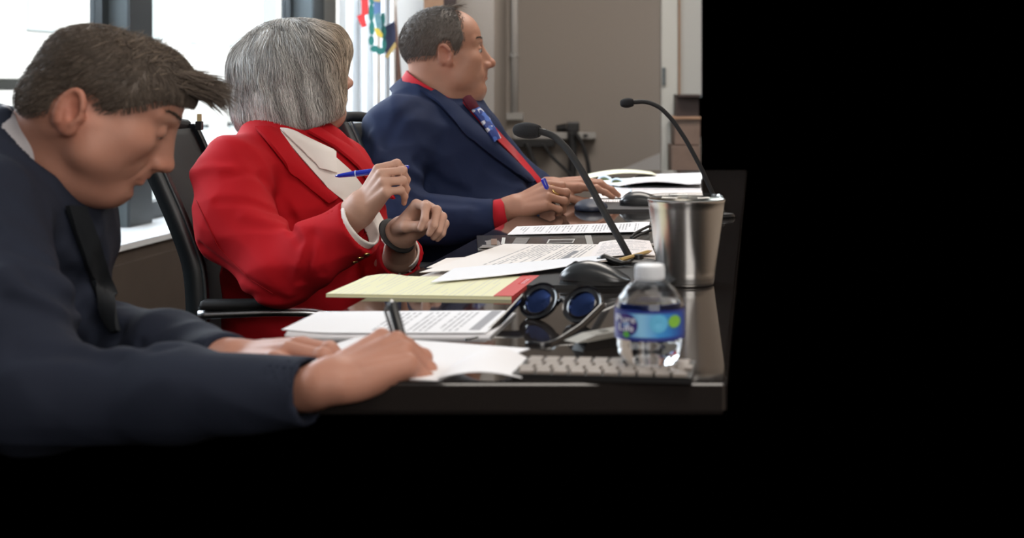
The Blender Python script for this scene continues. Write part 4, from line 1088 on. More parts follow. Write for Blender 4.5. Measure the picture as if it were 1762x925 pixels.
def sleeve_end(S, a, b, r, core, reach=.05, wide=1.12):
    """opens a sleeve that runs from a to b: a straight hem at b and a hollow behind it"""
    a = np.asarray(a, float); b = np.asarray(b, float); ax = (b - a) / np.linalg.norm(b - a)
    S.c(f_cap(b - ax * .035, b + ax * .06, core, core), .002)
    pl, zone = f_plane(b, ax), f_cap(b + ax * .01, b + ax * reach, r * wide, r * wide)
    S.i(lambda Q: np.where(zone(Q) < .01, pl(Q), -1.0).astype(np.float32), .001)
def face_lines(S, F, a=1.0):
    p = F.p; s = F.s
    for y in (-1, 1):
        S.d([p(.094, y * .019, -.044), p(.088, y * .029, -.060), p(.076, y * .034, -.080)], .0022 * a * s, .0045 * s)
        S.d([p(.084, y * .020, -.012), p(.079, y * .034, -.017), p(.068, y * .046, -.014)], .0014 * a * s, .0035 * s)
        S.d([p(.066, y * .030, -.082), p(.060, y * .034, -.097)], .0016 * a * s, .005 * s)
        S.d([p(.080, y * .040, -.040), p(.064, y * .052, -.060)], .0016 * a * s, .010 * s)
        S.d([p(.062, y * .050, .002), p(.052, y * .056, .004)], .0010 * a * s, .003 * s)
    for z in (.046, .060): S.d([p(.080, -.035, z - .002), p(.093, 0, z), p(.080, .035, z - .002)], .0008 * a * s, .003 * s)
    S.d([p(.097, -.006, .012), p(.096, -.006, .026)], .0010 * a * s, .003 * s)
def ring_collar(c, n, r_low, r_up, h0, h1, thick):
    c = np.asarray(c, float); n = np.asarray(n, float); n = n / np.linalg.norm(n)
    cyl = f_cap(c + n * h0, c + n * h1, r_low, r_up)
    def f(Q):
        d = cyl(Q); t = (Q - c) @ n.astype(np.float32)
        return np.maximum(np.maximum(np.abs(d + thick / 2) - thick / 2, t - h1), h0 - t).astype(np.float32)
    return f
def wrinkles(amp, seed, scale=1.0, direction=(0.3, 0.2, 1.0)):
    r = np.random.default_rng(seed); dd = np.asarray(direction, float); dd /= np.linalg.norm(dd); W_ = []
    for i in range(5):
        k = (dd + r.normal(size=3) * .55); k /= np.linalg.norm(k); W_.append((k * 2 * math.pi / (scale * r.uniform(.07, .17)), r.uniform(0, 6), r.normal(size=3) * 14 / scale, r.uniform(0, 6), r.uniform(.5, 1)))
    def f(Q):
        o = np.zeros(len(Q), np.float32)
        for k, ph, k2, ph2, a in W_: o += a * (np.abs(np.sin((Q @ k.astype(np.float32) + ph) * .5 + 1.3 * np.sin(Q @ k2.astype(np.float32) + ph2))) - .5).astype(np.float32)
        return o * (amp / 2.2)
    return f
def head_tint(F, v, red=1.0, beard=0.0, ex=0.0, ez=0.0):
    L = F.inv(v.astype(float)); x, y, z = L.T; col = np.ones((len(v), 3))
    def blob(cx, cy, cz, rx, ry, rz): return np.exp(-(((x - cx) / rx) ** 2 + ((np.abs(y) - cy) / ry) ** 2 + ((z - cz) / rz) ** 2))
    def mul(w, c):
        nonlocal col
        col = col * (1 - w[:, None]) + col * w[:, None] * np.array(c)
    mul(np.clip(blob(.095, .0, -.073, .02, .021, .0095), 0, 1) * .8, (.92, .62, .60))
    mul(blob(.112, .0, -.042, .02, .02, .014) * .55 * red, (1.0, .72, .66))
    mul(blob(.062, .045, -.032, .03, .02, .022) * .45 * red, (1.0, .76, .70))
    mul(blob(-.012 + ex, .080, -.004 + ez, .024, .012, .04) * .7 * red, (1.08, .72, .66))
    mul(blob(.088, .0325, -.0075, .012, .015, .0024) * .8, (.30, .24, .22))
    mul(blob(.098, .0, -.0735, .02, .024, .0018) * .7, (.55, .35, .33))
    if beard: mul(np.clip(blob(.06, .03, -.085, .05, .05, .03), 0, 1) * beard, (.80, .78, .80))
    return col

def eyeballs(F, parent, iris=(0.05, 0.07, 0.08)):
    for y in (-1, 1):
        c = F.p(.0752, y * .0325, -.001); mb = MB(); n = 18
        mb.lathe((0, 0, 0), [(.0126 * F.s * math.sin(t), .0126 * F.s * math.cos(t)) for t in np.linspace(0.001, math.pi - .001, 12)], n)
        o = mb.build('eyeball', principled('eye_white', (.62, .58, .55), .15), parent, smooth=True)
        vs = np.array([v.co[:] for v in o.data.vertices]) + c
        o.data.vertices.foreach_set('co', vs.astype(np.float32).ravel())
        d = F.R @ V(.0122, 0, -.0035) * F.s
        MB().tube([c + d * .96, c + d * 1.06], [.0058 * F.s, .0050 * F.s], 16).build('iris', principled('iris', iris, .1), o, auto=60)

def hand(S, F, curl, thumb, spread=(0.10, 0.02, -0.05, -0.14), sc=1.0, flat_palm=1.0, wrist_r=(.026, .023)):
    """F: x towards the fingers, y towards the thumb side, z out of the back of the hand; curl: per finger (mcp, pip, dip)"""
    p, s = F.p, F.s
    kn = [V(.088, .026, .004), V(.092, .004, .006), V(.086, -.017, .004), V(.077, -.036, -.001)]
    S.cap(p(-.012, 0, 0), p(.004, .0, 0), wrist_r[0] * s, wrist_r[1] * s, .015 * s)
    for i, q in enumerate(kn):
        S.cap(p(.004, q[1] * .45, -.001), p(*(q - V(.004, 0, .004))), .0155 * s, .0122 * s, .012 * s)
        S.cap(p(.03, q[1] * .7, .008), p(*(q + V(0, 0, .003))), .0035 * s, .0045 * s, .008 * s)   # tendon and knuckle
    S.ell(p(.034, .020, -.010), [.030 * s, .017 * s, .014 * s], F.R, .012 * s)
    S.ell(p(.036, -.026, -.010), [.034 * s, .012 * s, .012 * s], F.R, .012 * s)
    ln = [(.043, .026, .021), (.047, .030, .022), (.043, .028, .021), (.034, .021, .019)]
    tips = []
    for i in range(4):
        a = 0.0; pos = kn[i].copy(); pts = [pos.copy()]
        for j in range(3):
            a += curl[i][j]; d = V(math.cos(a) * math.cos(spread[i]), math.sin(spread[i]) * max(.2, math.cos(a)), -math.sin(a)); d /= np.linalg.norm(d)
            pos = pos + d * ln[i][j]; pts.append(pos.copy())
        th = .95 if i < 3 else .84
        rs = [.0108 * th, .0095 * th, .0085 * th, .0072 * th]
        f = [f_cap(p(*pts[j]), p(*pts[j + 1]), rs[j] * s, rs[j + 1] * s) for j in range(3)] + [f_ell(p(*(pts[1] + V(0, 0, .001))), [.0104 * th * s] * 3)]
        def fin(Q, f=f, k=.004 * s):
            d = f[0](Q)
            for g in f[1:]: d = smin(d, g(Q), k)
            return d
        S.u(fin, .0035 * s); tips.append(pts)
    tp = [V(.016, .020, -.008), V(*thumb[0]), V(*thumb[1]), V(*thumb[2])]
    rs = [.0170, .0125, .0105, .0085]
    f = [f_cap(p(*tp[j]), p(*tp[j + 1]), rs[j] * s, rs[j + 1] * s) for j in range(3)]
    def th_(Q, f=f, k=.007 * s):
        d = f[0](Q)
        for g in f[1:]: d = smin(d, g(Q), k)
        return d
    S.u(th_, .006 * s)
    return tips, tp

def frame_from(wrist, knuckle, back, sc, my):
    """my=1: thumb lies along +y of (x to the fingers, z out of the back of the hand)"""
    x = np.asarray(knuckle) - np.asarray(wrist); x /= np.linalg.norm(x); z = np.asarray(back, float); z = z - x * (x @ z); z /= np.linalg.norm(z); y = np.cross(z, x)
    return Frame(wrist, np.stack([x, y, z], 1), sc, my)
def nails(parent, F, tips, mat):
    mb = MB()
    for pts in tips:
        a, b = pts[-2], pts[-1]; d = (b - a) / np.linalg.norm(b - a); up = np.cross(np.cross(d, V(0, 0, 1)), d); n_ = np.linalg.norm(up)
        up = up / n_ if n_ > 1e-4 else V(1, 0, 0); sd = np.cross(d, up)
        G = np.empty((5, 5, 3))
        for i, u in enumerate(np.linspace(-.4, 1, 5)):
            for j, w in enumerate(np.linspace(-1, 1, 5)):
                G[i, j] = F.p(*(b + d * (.0035 + .0055 * (u - .4)) + sd * w * .0050 + up * (.0072 - .0022 * w * w)))
        mb.grid_slab(G, np.broadcast_to(-(F.R @ (up * V(1, F.my, 1))) * .0008, G.shape))
    return tag(mb.build('fingernails', mat, parent, smooth=True), kind='stuff')

def person(name_label, body_sdf, lo, hi, h, mat, tint):
    v, q = body_sdf.mesh(lo, hi, h); me = mesh_np(v, q); set_col(me, tint(v)); o = link('person', me, mat, None, True)
    return tag(o, name_label, 'person')
def folds(S, fl, base=None):
    """creases of the cloth: each is a line in the photograph laid on the cloth, with depth and width"""
    base = base or S
    for px, amp, w in fl:
        px = smooth_poly(np.array(px, float), 9, 1); pts = base.cast(px[:, 0], px[:, 1])
        S.d(list(pts), amp, w)
def seam(name, S, px, mat, parent, r=0.0016, off=0.0006, n=40):
    px = smooth_poly(np.array(px, float), n, 2); pts = S.cast(px[:, 0], px[:, 1]); g = S.grad(pts)
    return MB().tube(pts + g * off, r, 6).build(name, mat, parent, smooth=True)
SKIN_DARK = skin_material('skin_tan', (0.40, 0.205, 0.140))
SKIN_FAIR = skin_material('skin_fair', (0.54, 0.315, 0.235))
SKIN_RUDDY = skin_material('skin_ruddy', (0.42, 0.200, 0.140))
# ---------------- the man in front, head bent over his writing
F1 = Frame((0, 0, 0), rotm(math.radians(14), math.radians(32), math.radians(3)), .935)
F1.o = P(193, 172, 1.93)
nb1 = P(55, 300, 1.99)
B = Sdf(); head(B, F1, jaw=1.05, nose=1.1, nl=-.3, ex=-.019, ez=-.029, es=.93, ft=.033, cr=((-.020, 0, .020), (.090, .075, .067)), jowl=.5, lid=-.0100, mouth_down=.002, neck_to=nb1, neck_r=(.066, .072), lips=.9); face_lines(B, F1, .75)
# hidden trunk and arms, so that the hands belong to the same body
sh_r, sh_l = P(-10, 350, 1.76), P(80, 330, 2.18)
B.cap(nb1, P(-40, 520, 1.97), .06, .08, .02)
B.cap(P(-20, 380, 1.80), P(70, 360, 2.14), .045, .045, .02)
el_r, wr_r = P(40, 685, 1.60), P(566, 655, 1.50)
el_l, wr_l = P(120, 575, 1.98), P(398, 622, 1.645)
B.chain([P(-20, 380, 1.80), el_r, P(530, 670, 1.508), wr_r], [.035, .028, .021, .0205], .008)
B.chain([P(70, 360, 2.14), el_l, wr_l], [.035, .030, .022], .008)
# right hand holds the pen
HR1 = frame_from(wr_r, P(700, 590, 1.565), V(-.25, -.45, .85), 1.0, 1)
HR1.R = HR1.R
tipsR, tpR = hand(B, HR1, [(.70, 1.35, .6), (.85, 1.55, .8), (.95, 1.6, .8), (1.0, 1.6, .8)],
     [(.048, .034, -.024), (.078, .034, -.044), (.098, .022, -.052)], wrist_r=(.021, .020))
# left hand lies on the table
HL1 = frame_from(wr_l, P(492, 611, 1.605), V(.05, -.25, .95), 1.0, -1)
tipsL, tpL = hand(B, HL1, [(.25, .35, .2), (.25, .4, .25), (.28, .45, .25), (.3, .5, .3)],
     [(.05, .045, -.012), (.08, .052, -.018), (.105, .050, -.022)])
lo1 = V(-.95, 1.35, .60); hi1 = V(-.05, 2.30, 1.16)
man1 = person('man with tousled brown hair in a dark blue jacket writing with his head bent down', B, lo1, hi1, .0024, SKIN_RUDDY,
    lambda v: head_tint(F1, v, 1.0, .35, -.019, -.029))
eyeballs(F1, man1)
nails(man1, HL1, tipsL, principled('nail', (.62, .40, .33), .3))
# --- hair
HC = Sdf(); HC.ell(F1.p(-.020, 0, .021), V(.0945, .079, .0705) * F1.s, F1.R, .02).ell(F1.p(.036, 0, .036), V(.062, .066, .060) * F1.s, F1.R, .03).ell(F1.p(-.052, 0, -.040), V(.062, .066, .055) * F1.s, F1.R, .03)
def side_poly(F, poly):
    poly = np.array(poly, float)
    def f(Q):
        L = F.inv(Q.astype(float)); x, z = L[:, 0], L[:, 2]; n = len(poly); d = np.full(len(x), 1e9); ins = np.zeros(len(x), bool)
        for i in range(n):
            a, b = poly[i], poly[(i + 1) % n]; e = b - a; wx_, wz_ = x - a[0], z - a[1]
            t = np.clip((wx_ * e[0] + wz_ * e[1]) / (e @ e), 0, 1); d = np.minimum(d, (wx_ - e[0] * t) ** 2 + (wz_ - e[1] * t) ** 2)
            c = (a[1] <= z) != (b[1] <= z); xx = a[0] + (z - a[1]) / np.where(b[1] == a[1], 1e-9, b[1] - a[1]) * e[0]; ins ^= c & (x < xx)
        return (np.sqrt(d) * np.where(ins, -1, 1) * F.s).astype(np.float32)
    return f
HC.i(side_poly(F1, [(.14, .062), (.0985, .0559), (.0693, .0479), (.0419, .0186), (.0157, -.007), (.011, -.0222), (-.006, -.0225), (-.012, -.004), (-.0459, -.0042), (-.060, -.032), (-.0553, -.0514), (-.0802, -.0717), (-.1135, -.0785), (-.20, -.06), (-.2, .2), (.15, .2)]), .010)
hv, hq = HC.mesh(F1.o - .16, F1.o + .16, .003)
HAIR1 = hair_material('hair_brown', [(0, (.075, .058, .046)), (.5, (.125, .096, .076)), (.85, (.18, .14, .11)), (1, (.34, .26, .19))], .5)
cap_me = mesh_np(hv, hq); set_col(cap_me, np.full(len(hv), .42)[:, None]); hair1 = link('hair', cap_me, HAIR1, man1)
def flow1(Q):
    L = F1.inv(Q.astype(float)); x, y, z = L.T; D = np.zeros_like(L)
    top = np.clip((z - .05) / .06, 0, 1)
    D[:, 0] = top * 1.0 + (1 - top) * np.where(x > 0.02, .55, -.45); D[:, 2] = (1 - top) * -.8 + top * .18 - .3 * np.clip((x - .06) / .05, 0, 1); D[:, 1] = np.sign(y) * .15 * (1 - top)
    return D @ F1.R.T
roots = sample_surface(hv, hq, 15000)
zr = F1.inv(roots)[:, 2]; xr = F1.inv(roots)[:, 0]
ln_ = .011 + .030 * np.clip((zr - .045) / .06, 0, 1) + .016 * rng.random(len(roots)) * (zr > .06)
sv, sf, sr = strands(roots, flow1, ln_, .00042, 7, .16, HC, .0022)
# longer tousled locks over the brow and on the crown
yy = rng.uniform(-.055, .060, 1500)
tuft = np.stack([F1.p(rng.uniform(.050, .092), y_, rng.uniform(.064, .088)) for y_ in yy])
def flowt(Q):
    L = F1.inv(Q.astype(float)); x = L[:, 0]
    D = np.stack([np.full(len(Q), 1.0), L[:, 1] * 1.2, .25 - 7.5 * np.clip(x - .095, 0, .09)], 1); return D @ F1.R.T
tv, tf, tr_ = strands(tuft, flowt, rng.uniform(.030, .066, 1500), .0006, 8, .14)
crown = np.stack([F1.p(rng.normal(.012, .030), rng.normal(-.02, .03), .098) for _ in range(420)])
crown -= (F1.R @ V(0, 0, 1)) * np.maximum(HC.eval(crown), 0)[:, None]
cv_, cf, cr_ = strands(crown, lambda Q: np.broadcast_to(F1.R @ V(.55, .1, .8), Q.shape).copy(), rng.uniform(.006, .020, 420), .0005, 7, .40)
me = mesh_np(np.concatenate([sv, tv, cv_]), np.concatenate([sf, tf + len(sv), cf + len(sv) + len(tv)]))
r_all = np.concatenate([sr * .75, tr_ * .85, .55 + cr_ * .45]); set_col(me, np.repeat(r_all[:, None], 3, 1))
tag(link('hair_strands', me, HAIR1, hair1, True), kind='stuff')
# eyebrows and lashes
def brow_hair(F, parent, mat, n=130, z0=.0245, thick=.0042, x0=.094, side=(-1, 1), ln=.010, sdf=None):
    rts = []; sd = []
    for y in side:
        for _ in range(n):
            t = rng.random(); rts.append(F.p(x0 - .024 * t ** 1.6 + .001, y * (.012 + .038 * t), z0 + .006 * math.sin(t * 2.4) + rng.normal(0, thick * .4 * (1.1 - .6 * t)))); sd.append(y)
    rts = np.array(rts); sd = np.array(sd, float)
    for _ in range(4): rts = rts - sdf.grad(rts).astype(float) * (sdf.eval(rts).astype(float) - .0005)[:, None]
    def fd(Q): return np.stack([np.full(len(Q), -.35), sd * .9, np.full(len(Q), .15)], 1) @ F.R.T
    v, f, r = strands(rts, fd, np.full(len(rts), ln), .0006, 5, .2); me = mesh_np(v, f); set_col(me, np.repeat((r * .6)[:, None], 3, 1))
    return tag(link('eyebrows', me, mat, parent, True), kind='stuff')
brow_hair(F1, man1, HAIR1, 90, thick=.0030, ln=.008, sdf=B)
# --- jacket
NAVY1 = cloth_material('jacket_slate', (0.0155, 0.0195, 0.034), 700, .85, .0)
J = Sdf()
J.ell(P(-10, 430, 1.97), V(.150, .19, .19), rotm(0, .55, 0), .05)
J.ell(P(-70, 600, 1.97), V(.17, .19, .19), None, .06)
J.cap(P(-30, 300, 1.96), P(25, 300, 1.99), .085, .07, .06)
J.cap(P(-40, 380, 1.79), P(20, 325, 2.15), .070, .066, .06)
J.ell(P(-60, 300, 1.97), V(.10, .12, .085), None, .05)
J.chain([P(-42, 385, 1.78), P(10, 540, 1.66), P(50, 680, 1.60)], [.080, .070, .062], .04)
J.chain([P(50, 680, 1.60), P(300, 678, 1.56), P(536, 673, 1.505)], [.062, .048, .0385], .03)
J.chain([P(35, 340, 2.14), P(120, 575, 1.98)], [.066, .060], .04)
J.chain([P(120, 575, 1.98), P(290, 612, 1.78), P(396, 630, 1.645)], [.058, .050, .038], .03)
ncen = P(62, 268, 1.955); nn1 = V(.80, 0.42, .46)
J.c(f_cap(nb1 - V(0, 0, .02), F1.p(-.03, 0, -.06), .070, .072), .01)
J.u(ring_collar(ncen, nn1, .092, .081, -.055, -.006, .008), .012)
folds(J, [([(20, 420), (90, 445), (140, 480)], .008, .010), ([(60, 480), (130, 520), (200, 575)], .011, .011), ([(10, 520), (100, 540), (180, 590)], .008, .010),
          ([(0, 470), (60, 500), (120, 560)], -.007, .014), ([(110, 430), (150, 500), (200, 560)], -.006, .014), ([(240, 590), (260, 600), (300, 590)], .005, .007), ([(30, 600), (120, 600), (190, 615)], .009, .011)])
J.g(wrinkles(.006, 3, 1.0, (.4, .2, 1)), .006)
sleeve_end(J, P(300, 678, 1.56), P(534, 672, 1.506), .039, .030, .075, 1.3)
sleeve_end(J, P(290, 612, 1.78), P(392, 630, 1.65), .039, .030)
J.i(f_plane((0, 0, .64), (0, 0, -1)), .004)
jk1 = sdf_obj('jacket', J, V(-1.15, 1.36, .55), V(-.12, 2.40, 1.12), .004, NAVY1, man1)
LAP1 = cloth_material('lapel_dark', (0.008, 0.010, 0.013), 700, .85, .0)
patch('lapel', J, [[(108, 356), (130, 420), (160, 500), (200, 575)], [(140, 356), (165, 420), (190, 500), (212, 570)]], LAP1, jk1, .003, .006, 22, 8)
S1 = cloth_material('shirt_grey', (.42, .40, .42), 600, .8, .1)
sc1 = Sdf().u(ring_collar(ncen, nn1, .0835, .080, -.04, -.002, .009), .001)
sdf_obj('shirt_collar', sc1, ncen - .13, ncen + .13, .003, S1, jk1)
# pen in the writing hand
pen1 = empty('pen', P(690, 572, 1.53), 'black pen with a clip held upright by the writing hand in front', 'pen')
p0, p1 = P(674, 521, 1.585), P(692, 585, 1.57)
ax = p1 - p0
MB().tube([p0, p0 + ax * .03, p0 + ax * 1.9], [.0045, .0058, .0055], 16).build('barrel', M['black_plastic'], pen1, auto=50)
MB().tube([p0 + ax * 1.9, p0 + ax * 2.1], [.0052, .001], 14).build('tip', M['chrome'], pen1, smooth=True)
MB().tube([p0 - ax * .07, p0], [.0022, .0026], 12).build('button', M['chrome'], pen1, auto=50)
MB().tube([p0 + V(-.004, -.003, 0) + ax * .02, p0 + V(-.0085, -.005, 0) + ax * .2, p0 + V(-.0075, -.005, 0) + ax * .75], .0019, 8, flat=.6).build('clip', M['black_plastic'], pen1, smooth=True)
# ---------------- the woman in red
F2 = Frame((0, 0, 0), rotm(math.radians(21), math.radians(-9), 0), .93)
F2.o = P(514, 126, 3.10)
nb2 = P(498, 262, 3.08)
B2 = Sdf(); head(B2, F2, jaw=.95, jowl=.7, nose=1.0, lid=-.001, ears=False, nl=-.6, neck_to=nb2, neck_r=(.056, .062), lips=1.05); face_lines(B2, F2, 1.0)
B2.cap(nb2, P(510, 470, 3.06), .055, .08, .02).cap(P(420, 300, 2.93), P(580, 290, 3.22), .045, .045, .02)
elr2, wrr2 = P(492, 486, 2.78), P(622, 356, 2.69)
ell2, wrl2 = P(640, 480, 3.02), P(692, 397, 2.70)
B2.chain([P(420, 300, 2.93), elr2, wrr2], [.035, .033, .029], .01)
B2.chain([P(580, 290, 3.22), ell2, P(688, 440, 2.80), wrl2], [.035, .033, .030, .026], .01)
B2.ell(P(530, 262, 3.02), V(.05, .055, .035), None, .03)
HR2 = frame_from(wrr2, P(661, 301, 2.665), V(-.45, -.70, .55), .86, 1)
tR2, _ = hand(B2, HR2, [(.95, 1.0, .5), (1.1, 1.1, .5), (1.15, 1.1, .5), (1.15, 1.0, .5)],
     [(.050, .036, -.020), (.076, .036, -.034), (.098, .026, -.040)], spread=(.05, .01, -.03, -.08), wrist_r=(.034, .031))
HL2 = frame_from(wrl2, P(735, 358, 2.66), V(-.40, .75, .50), .88, -1)
tL2, _ = hand(B2, HL2, [(.75, 1.15, .6), (.85, 1.2, .65), (.95, 1.25, .7), (1.05, 1.25, .7)],
     [(.050, .030, -.030), (.078, .018, -.044), (.100, .004, -.046)], wrist_r=(.030, .027))
woman = person('woman with a grey bob in a red blazer gesturing with a blue pen', B2, V(-.95, 2.45, .55), V(-.15, 3.45, 1.22), .0026, SKIN_FAIR, lambda v: head_tint(F2, v, .9))
eyeballs(F2, woman)
# --- bobbed hair
HB = Sdf()
HB.ell(F2.p(-.022, 0, .036), V(.108, .094, .083), F2.R, .03)
HB.ell(F2.p(-.036, 0, -.030), V(.106, .104, .085), F2.R, .05)
HB.ell(F2.p(-.036, 0, -.080), V(.096, .104, .060), F2.R, .05)
HB.ell(F2.p(.050, -.005, .054), V(.050, .068, .044), F2.R, .04)
HB.ell(F2.p(.002, -.072, -.030), V(.056, .026, .080), F2.R, .04)
HB.ell(F2.p(.010, .072, -.040), V(.050, .026, .075), F2.R, .04)
HB.c(f_ell(F2.p(.150, .0, -.058), V(.084, .092, .100), F2.R), .012)
HB.i(f_plane(F2.p(-.02, 0, -.114), F2.R @ V(.22, 0, -1)), .012)
hv2, hq2 = HB.mesh(F2.o - .19, F2.o + .19, .004)
HAIR2 = hair_material('hair_grey', [(0, (.12, .115, .112)), (.25, (.32, .31, .30)), (.60, (.58, .565, .545)), (1, (.92, .90, .88))], .38, (1.0, .84, .68))
cm = mesh_np(hv2, hq2); set_col(cm, np.full((len(hv2), 3), .30)); hair2 = link('hair', cm, HAIR2, woman)
def flow2(Q):
    L = F2.inv(Q.astype(float)); x, y, z = L.T; c = np.stack([x + .005, y, z - .125], 1)
    D = np.stack([c[:, 0] * 9 * np.clip((z - .02) / .08, 0, 1), c[:, 1] * 9 * np.clip((z - .0) / .10, 0, 1), -1.0 - 0 * z], 1)
    fr = np.clip((x - .03) / .06, 0, 1) * np.clip((z - .0) / .05, 0, 1); D[:, 0] += 1.2 * fr; D[:, 1] -= 1.0 * fr
    low = np.clip((-.05 - z) / .05, 0, 1); D[:, 0] *= (1 - low); D[:, 0] += low * np.where(x > -.02, .02, .10)
    w = np.sin(y * 95 + x * 60 + 3 * np.sin(z * 40)) * .20; D[:, 0] += w; D[:, 1] += np.cos(x * 85 + z * 45) * .20
    return D @ F2.R.T
rt2 = sample_surface(hv2, hq2, 14000); zz = F2.inv(rt2)[:, 2]
s2v, s2f, s2r = strands(rt2, flow2, np.minimum(rng.uniform(.045, .10, len(rt2)), .018 + np.maximum(zz + .105, 0) * 1.1), .0007, 8, .11, HB, .004)
k2 = F2.inv(rt2); clump = .5 + .5 * np.sin(k2[:, 0] * 130 + np.sin(k2[:, 1] * 80) * 2 + k2[:, 1] * 90)
per = 9 * 3; base_r = s2r.reshape(9, len(rt2), 3) * .55 + clump[None, :, None] * .40
me = mesh_np(s2v, s2f); fr_ = np.clip((F2.inv(s2v)[:, 0] - .015) / .07, 0, 1); set_col(me, np.stack([np.clip(base_r.reshape(-1), 0, 1), fr_, fr_], 1)); tag(link('hair_strands', me, HAIR2, hair2, True), kind='stuff')
# --- blazer
RED = cloth_material('blazer_red', (0.46, 0.0065, 0.013), 900, .85, 0)
RED_D = cloth_material('blazer_red_inner', (0.30, 0.005, 0.009), 900, .85, 0)
W = Sdf()
W.ell(P(510, 350, 3.08), V(.170, .17, .185), None, .05)
W.ell(P(530, 490, 3.07), V(.178, .17, .17), None, .06)
W.ell(P(505, 590, 3.06), V(.150, .18, .12), None, .06)
W.cap(P(420, 292, 2.92), P(572, 284, 3.24), .078, .072, .05)
W.cap(P(470, 262, 3.02), P(530, 258, 3.12), .070, .066, .05)
W.chain([P(402, 305, 2.88), P(405, 380, 2.82), P(480, 470, 2.75)], [.080, .078, .066], .03)
W.chain([P(480, 470, 2.75), P(550, 430, 2.72), P(612, 392, 2.70)], [.064, .060, .056], .03)
W.chain([P(590, 300, 3.20), P(640, 450, 3.06), P(672, 462, 2.93), P(692, 440, 2.81)], [.072, .060, .052, .044], .03)
W.c(f_cap(P(498, 262, 3.08), P(505, 190, 3.08), .060, .075), .012)
folds(W, [([(510, 415), (492, 355), (455, 305)], .016, .010), ([(375, 345), (430, 345), (500, 375)], .010, .009), ([(390, 300), (430, 295), (470, 320)], .005, .010),
          ([(537, 405), (530, 440), (518, 485)], .015, .007), ([(345, 425), (390, 465), (455, 505)], .013, .009), ([(500, 505), (515, 470), (525, 430)], -.006, .012),
          ([(540, 400), (560, 430), (555, 470)], .005, .008), ([(420, 370), (470, 385), (515, 400)], -.006, .014), ([(330, 300), (355, 285), (395, 290)], -.004, .012), ([(560, 500), (600, 470), (640, 450)], .007, .012), ([(390, 520), (430, 510), (480, 515)], .006, .010)])
W.g(wrinkles(.010, 11, 1.0, (.5, .1, 1)), .006)
sleeve_end(W, P(550, 430, 2.72), P(616, 388, 2.70), .058, .046, .075, 1.3)
sleeve_end(W, P(674, 462, 2.92), P(691, 441, 2.815), .044, .034, .05, 1.2)
W.i(f_plane((0, 0, .475), (0, 0, -1)), .004)
blz = sdf_obj('blazer', W, V(-1.0, 2.52, .42), V(-.20, 3.42, 1.03), .0045, RED, woman)
WHITE = cloth_material('blouse_white', (.84, .78, .74), 800, .8, .1)
sh2 = patch('blouse', W, [[(478, 226), (520, 275), (565, 325), (600, 352), (650, 400), (672, 440), (688, 478)], [(516, 232), (562, 258), (602, 294), (640, 345), (668, 400), (690, 440), (712, 474)]], WHITE, woman, .001, .003, 40, 12)
patch('collar_wing', W, [[(480, 226), (505, 250), (540, 282), (548, 292)], [(515, 236), (545, 250), (575, 264), (577, 300)]], WHITE, sh2, .007, .003, 16, 8, bulge=.004)
patch('lapel', W, [[(440, 224), (492, 290), (535, 328), (562, 350)], [(478, 228), (516, 280), (552, 316), (578, 338)]], RED, blz, .004, .006, 24, 8, bulge=.004)
patch('lapel', W, [[(526, 230), (572, 256), (612, 290), (648, 340)], [(550, 226), (600, 258), (640, 292), (672, 345)]], RED, blz, .006, .006, 24, 8, bulge=.003)
seam('lapel_seam', W, [(448, 230), (500, 290), (535, 324), (560, 348)], RED_D, blz, .0022, .0035)
seam('sleeve_seam', W, [(338, 345), (375, 425), (430, 480), (470, 505)], RED_D, blz, .0011, .0002)
# cuffs
def cuff(name, a, b, r, t, mat, parent, h=.003):
    a, b = np.asarray(a), np.asarray(b); S = Sdf().cap(a, b, r, r).c(f_cap(a - (b - a) * 2, b + (b - a) * 2, r - t, r - t), .0005)
    ax = (b - a) / np.linalg.norm(b - a); S.i(f_plane(a, -ax), .001).i(f_plane(b, ax), .001)
    lo = np.minimum(a, b) - r - .02; hi = np.maximum(a, b) + r + .02
    return sdf_obj(name, S, lo, hi, h, mat, parent)
cuff('shirt_cuff', P(606, 396, 2.70), P(623, 383, 2.693), .0475, .005, WHITE, blz, .0024)
cuff('shirt_cuff', P(690, 440, 2.82), P(691, 431, 2.79), .0348, .004, WHITE, blz, .0024)
for (x, y) in ((611, 449), (620, 442), (631, 436)):
    q = W.cast([x], [y])[0]; g = W.grad(np.array([q]))[0].astype(float)
    MB().lathe((0, 0, 0), [(0, 0), (.0055, 0), (.0062, .002), (.0045, .0035), (0, .0038)], 16, np.stack([np.cross(g, V(0, 0, 1)) / np.linalg.norm(np.cross(g, V(0, 0, 1))), np.cross(g, np.cross(g, V(0, 0, 1))), g], 1)).build('button', M['gold'], blz, smooth=True).location = Vector(q)
# watch and ring belong to what she wears
wa = MB().tube([HL2.p(-.020, 0, 0) + HL2.R @ V(0, math.cos(t) * .0300, math.sin(t) * .0270) for t in np.linspace(0, 2 * math.pi, 40)], .0105, 8, flat=.22, up=tuple(HL2.R @ V(1, 0, 0))).build('wrist_band', M['black_rubber'], woman, smooth=True)
rq = tL2[2][0] * .4 + tL2[2][1] * .6
MB().tube([HL2.p(*rq) + HL2.R @ (V(math.cos(t) * .3, math.sin(t) * HL2.my, math.cos(t)) * .0108) for t in np.linspace(0, 2 * math.pi, 24)], .0016, 8).build('ring', M['chrome'], woman, smooth=True)
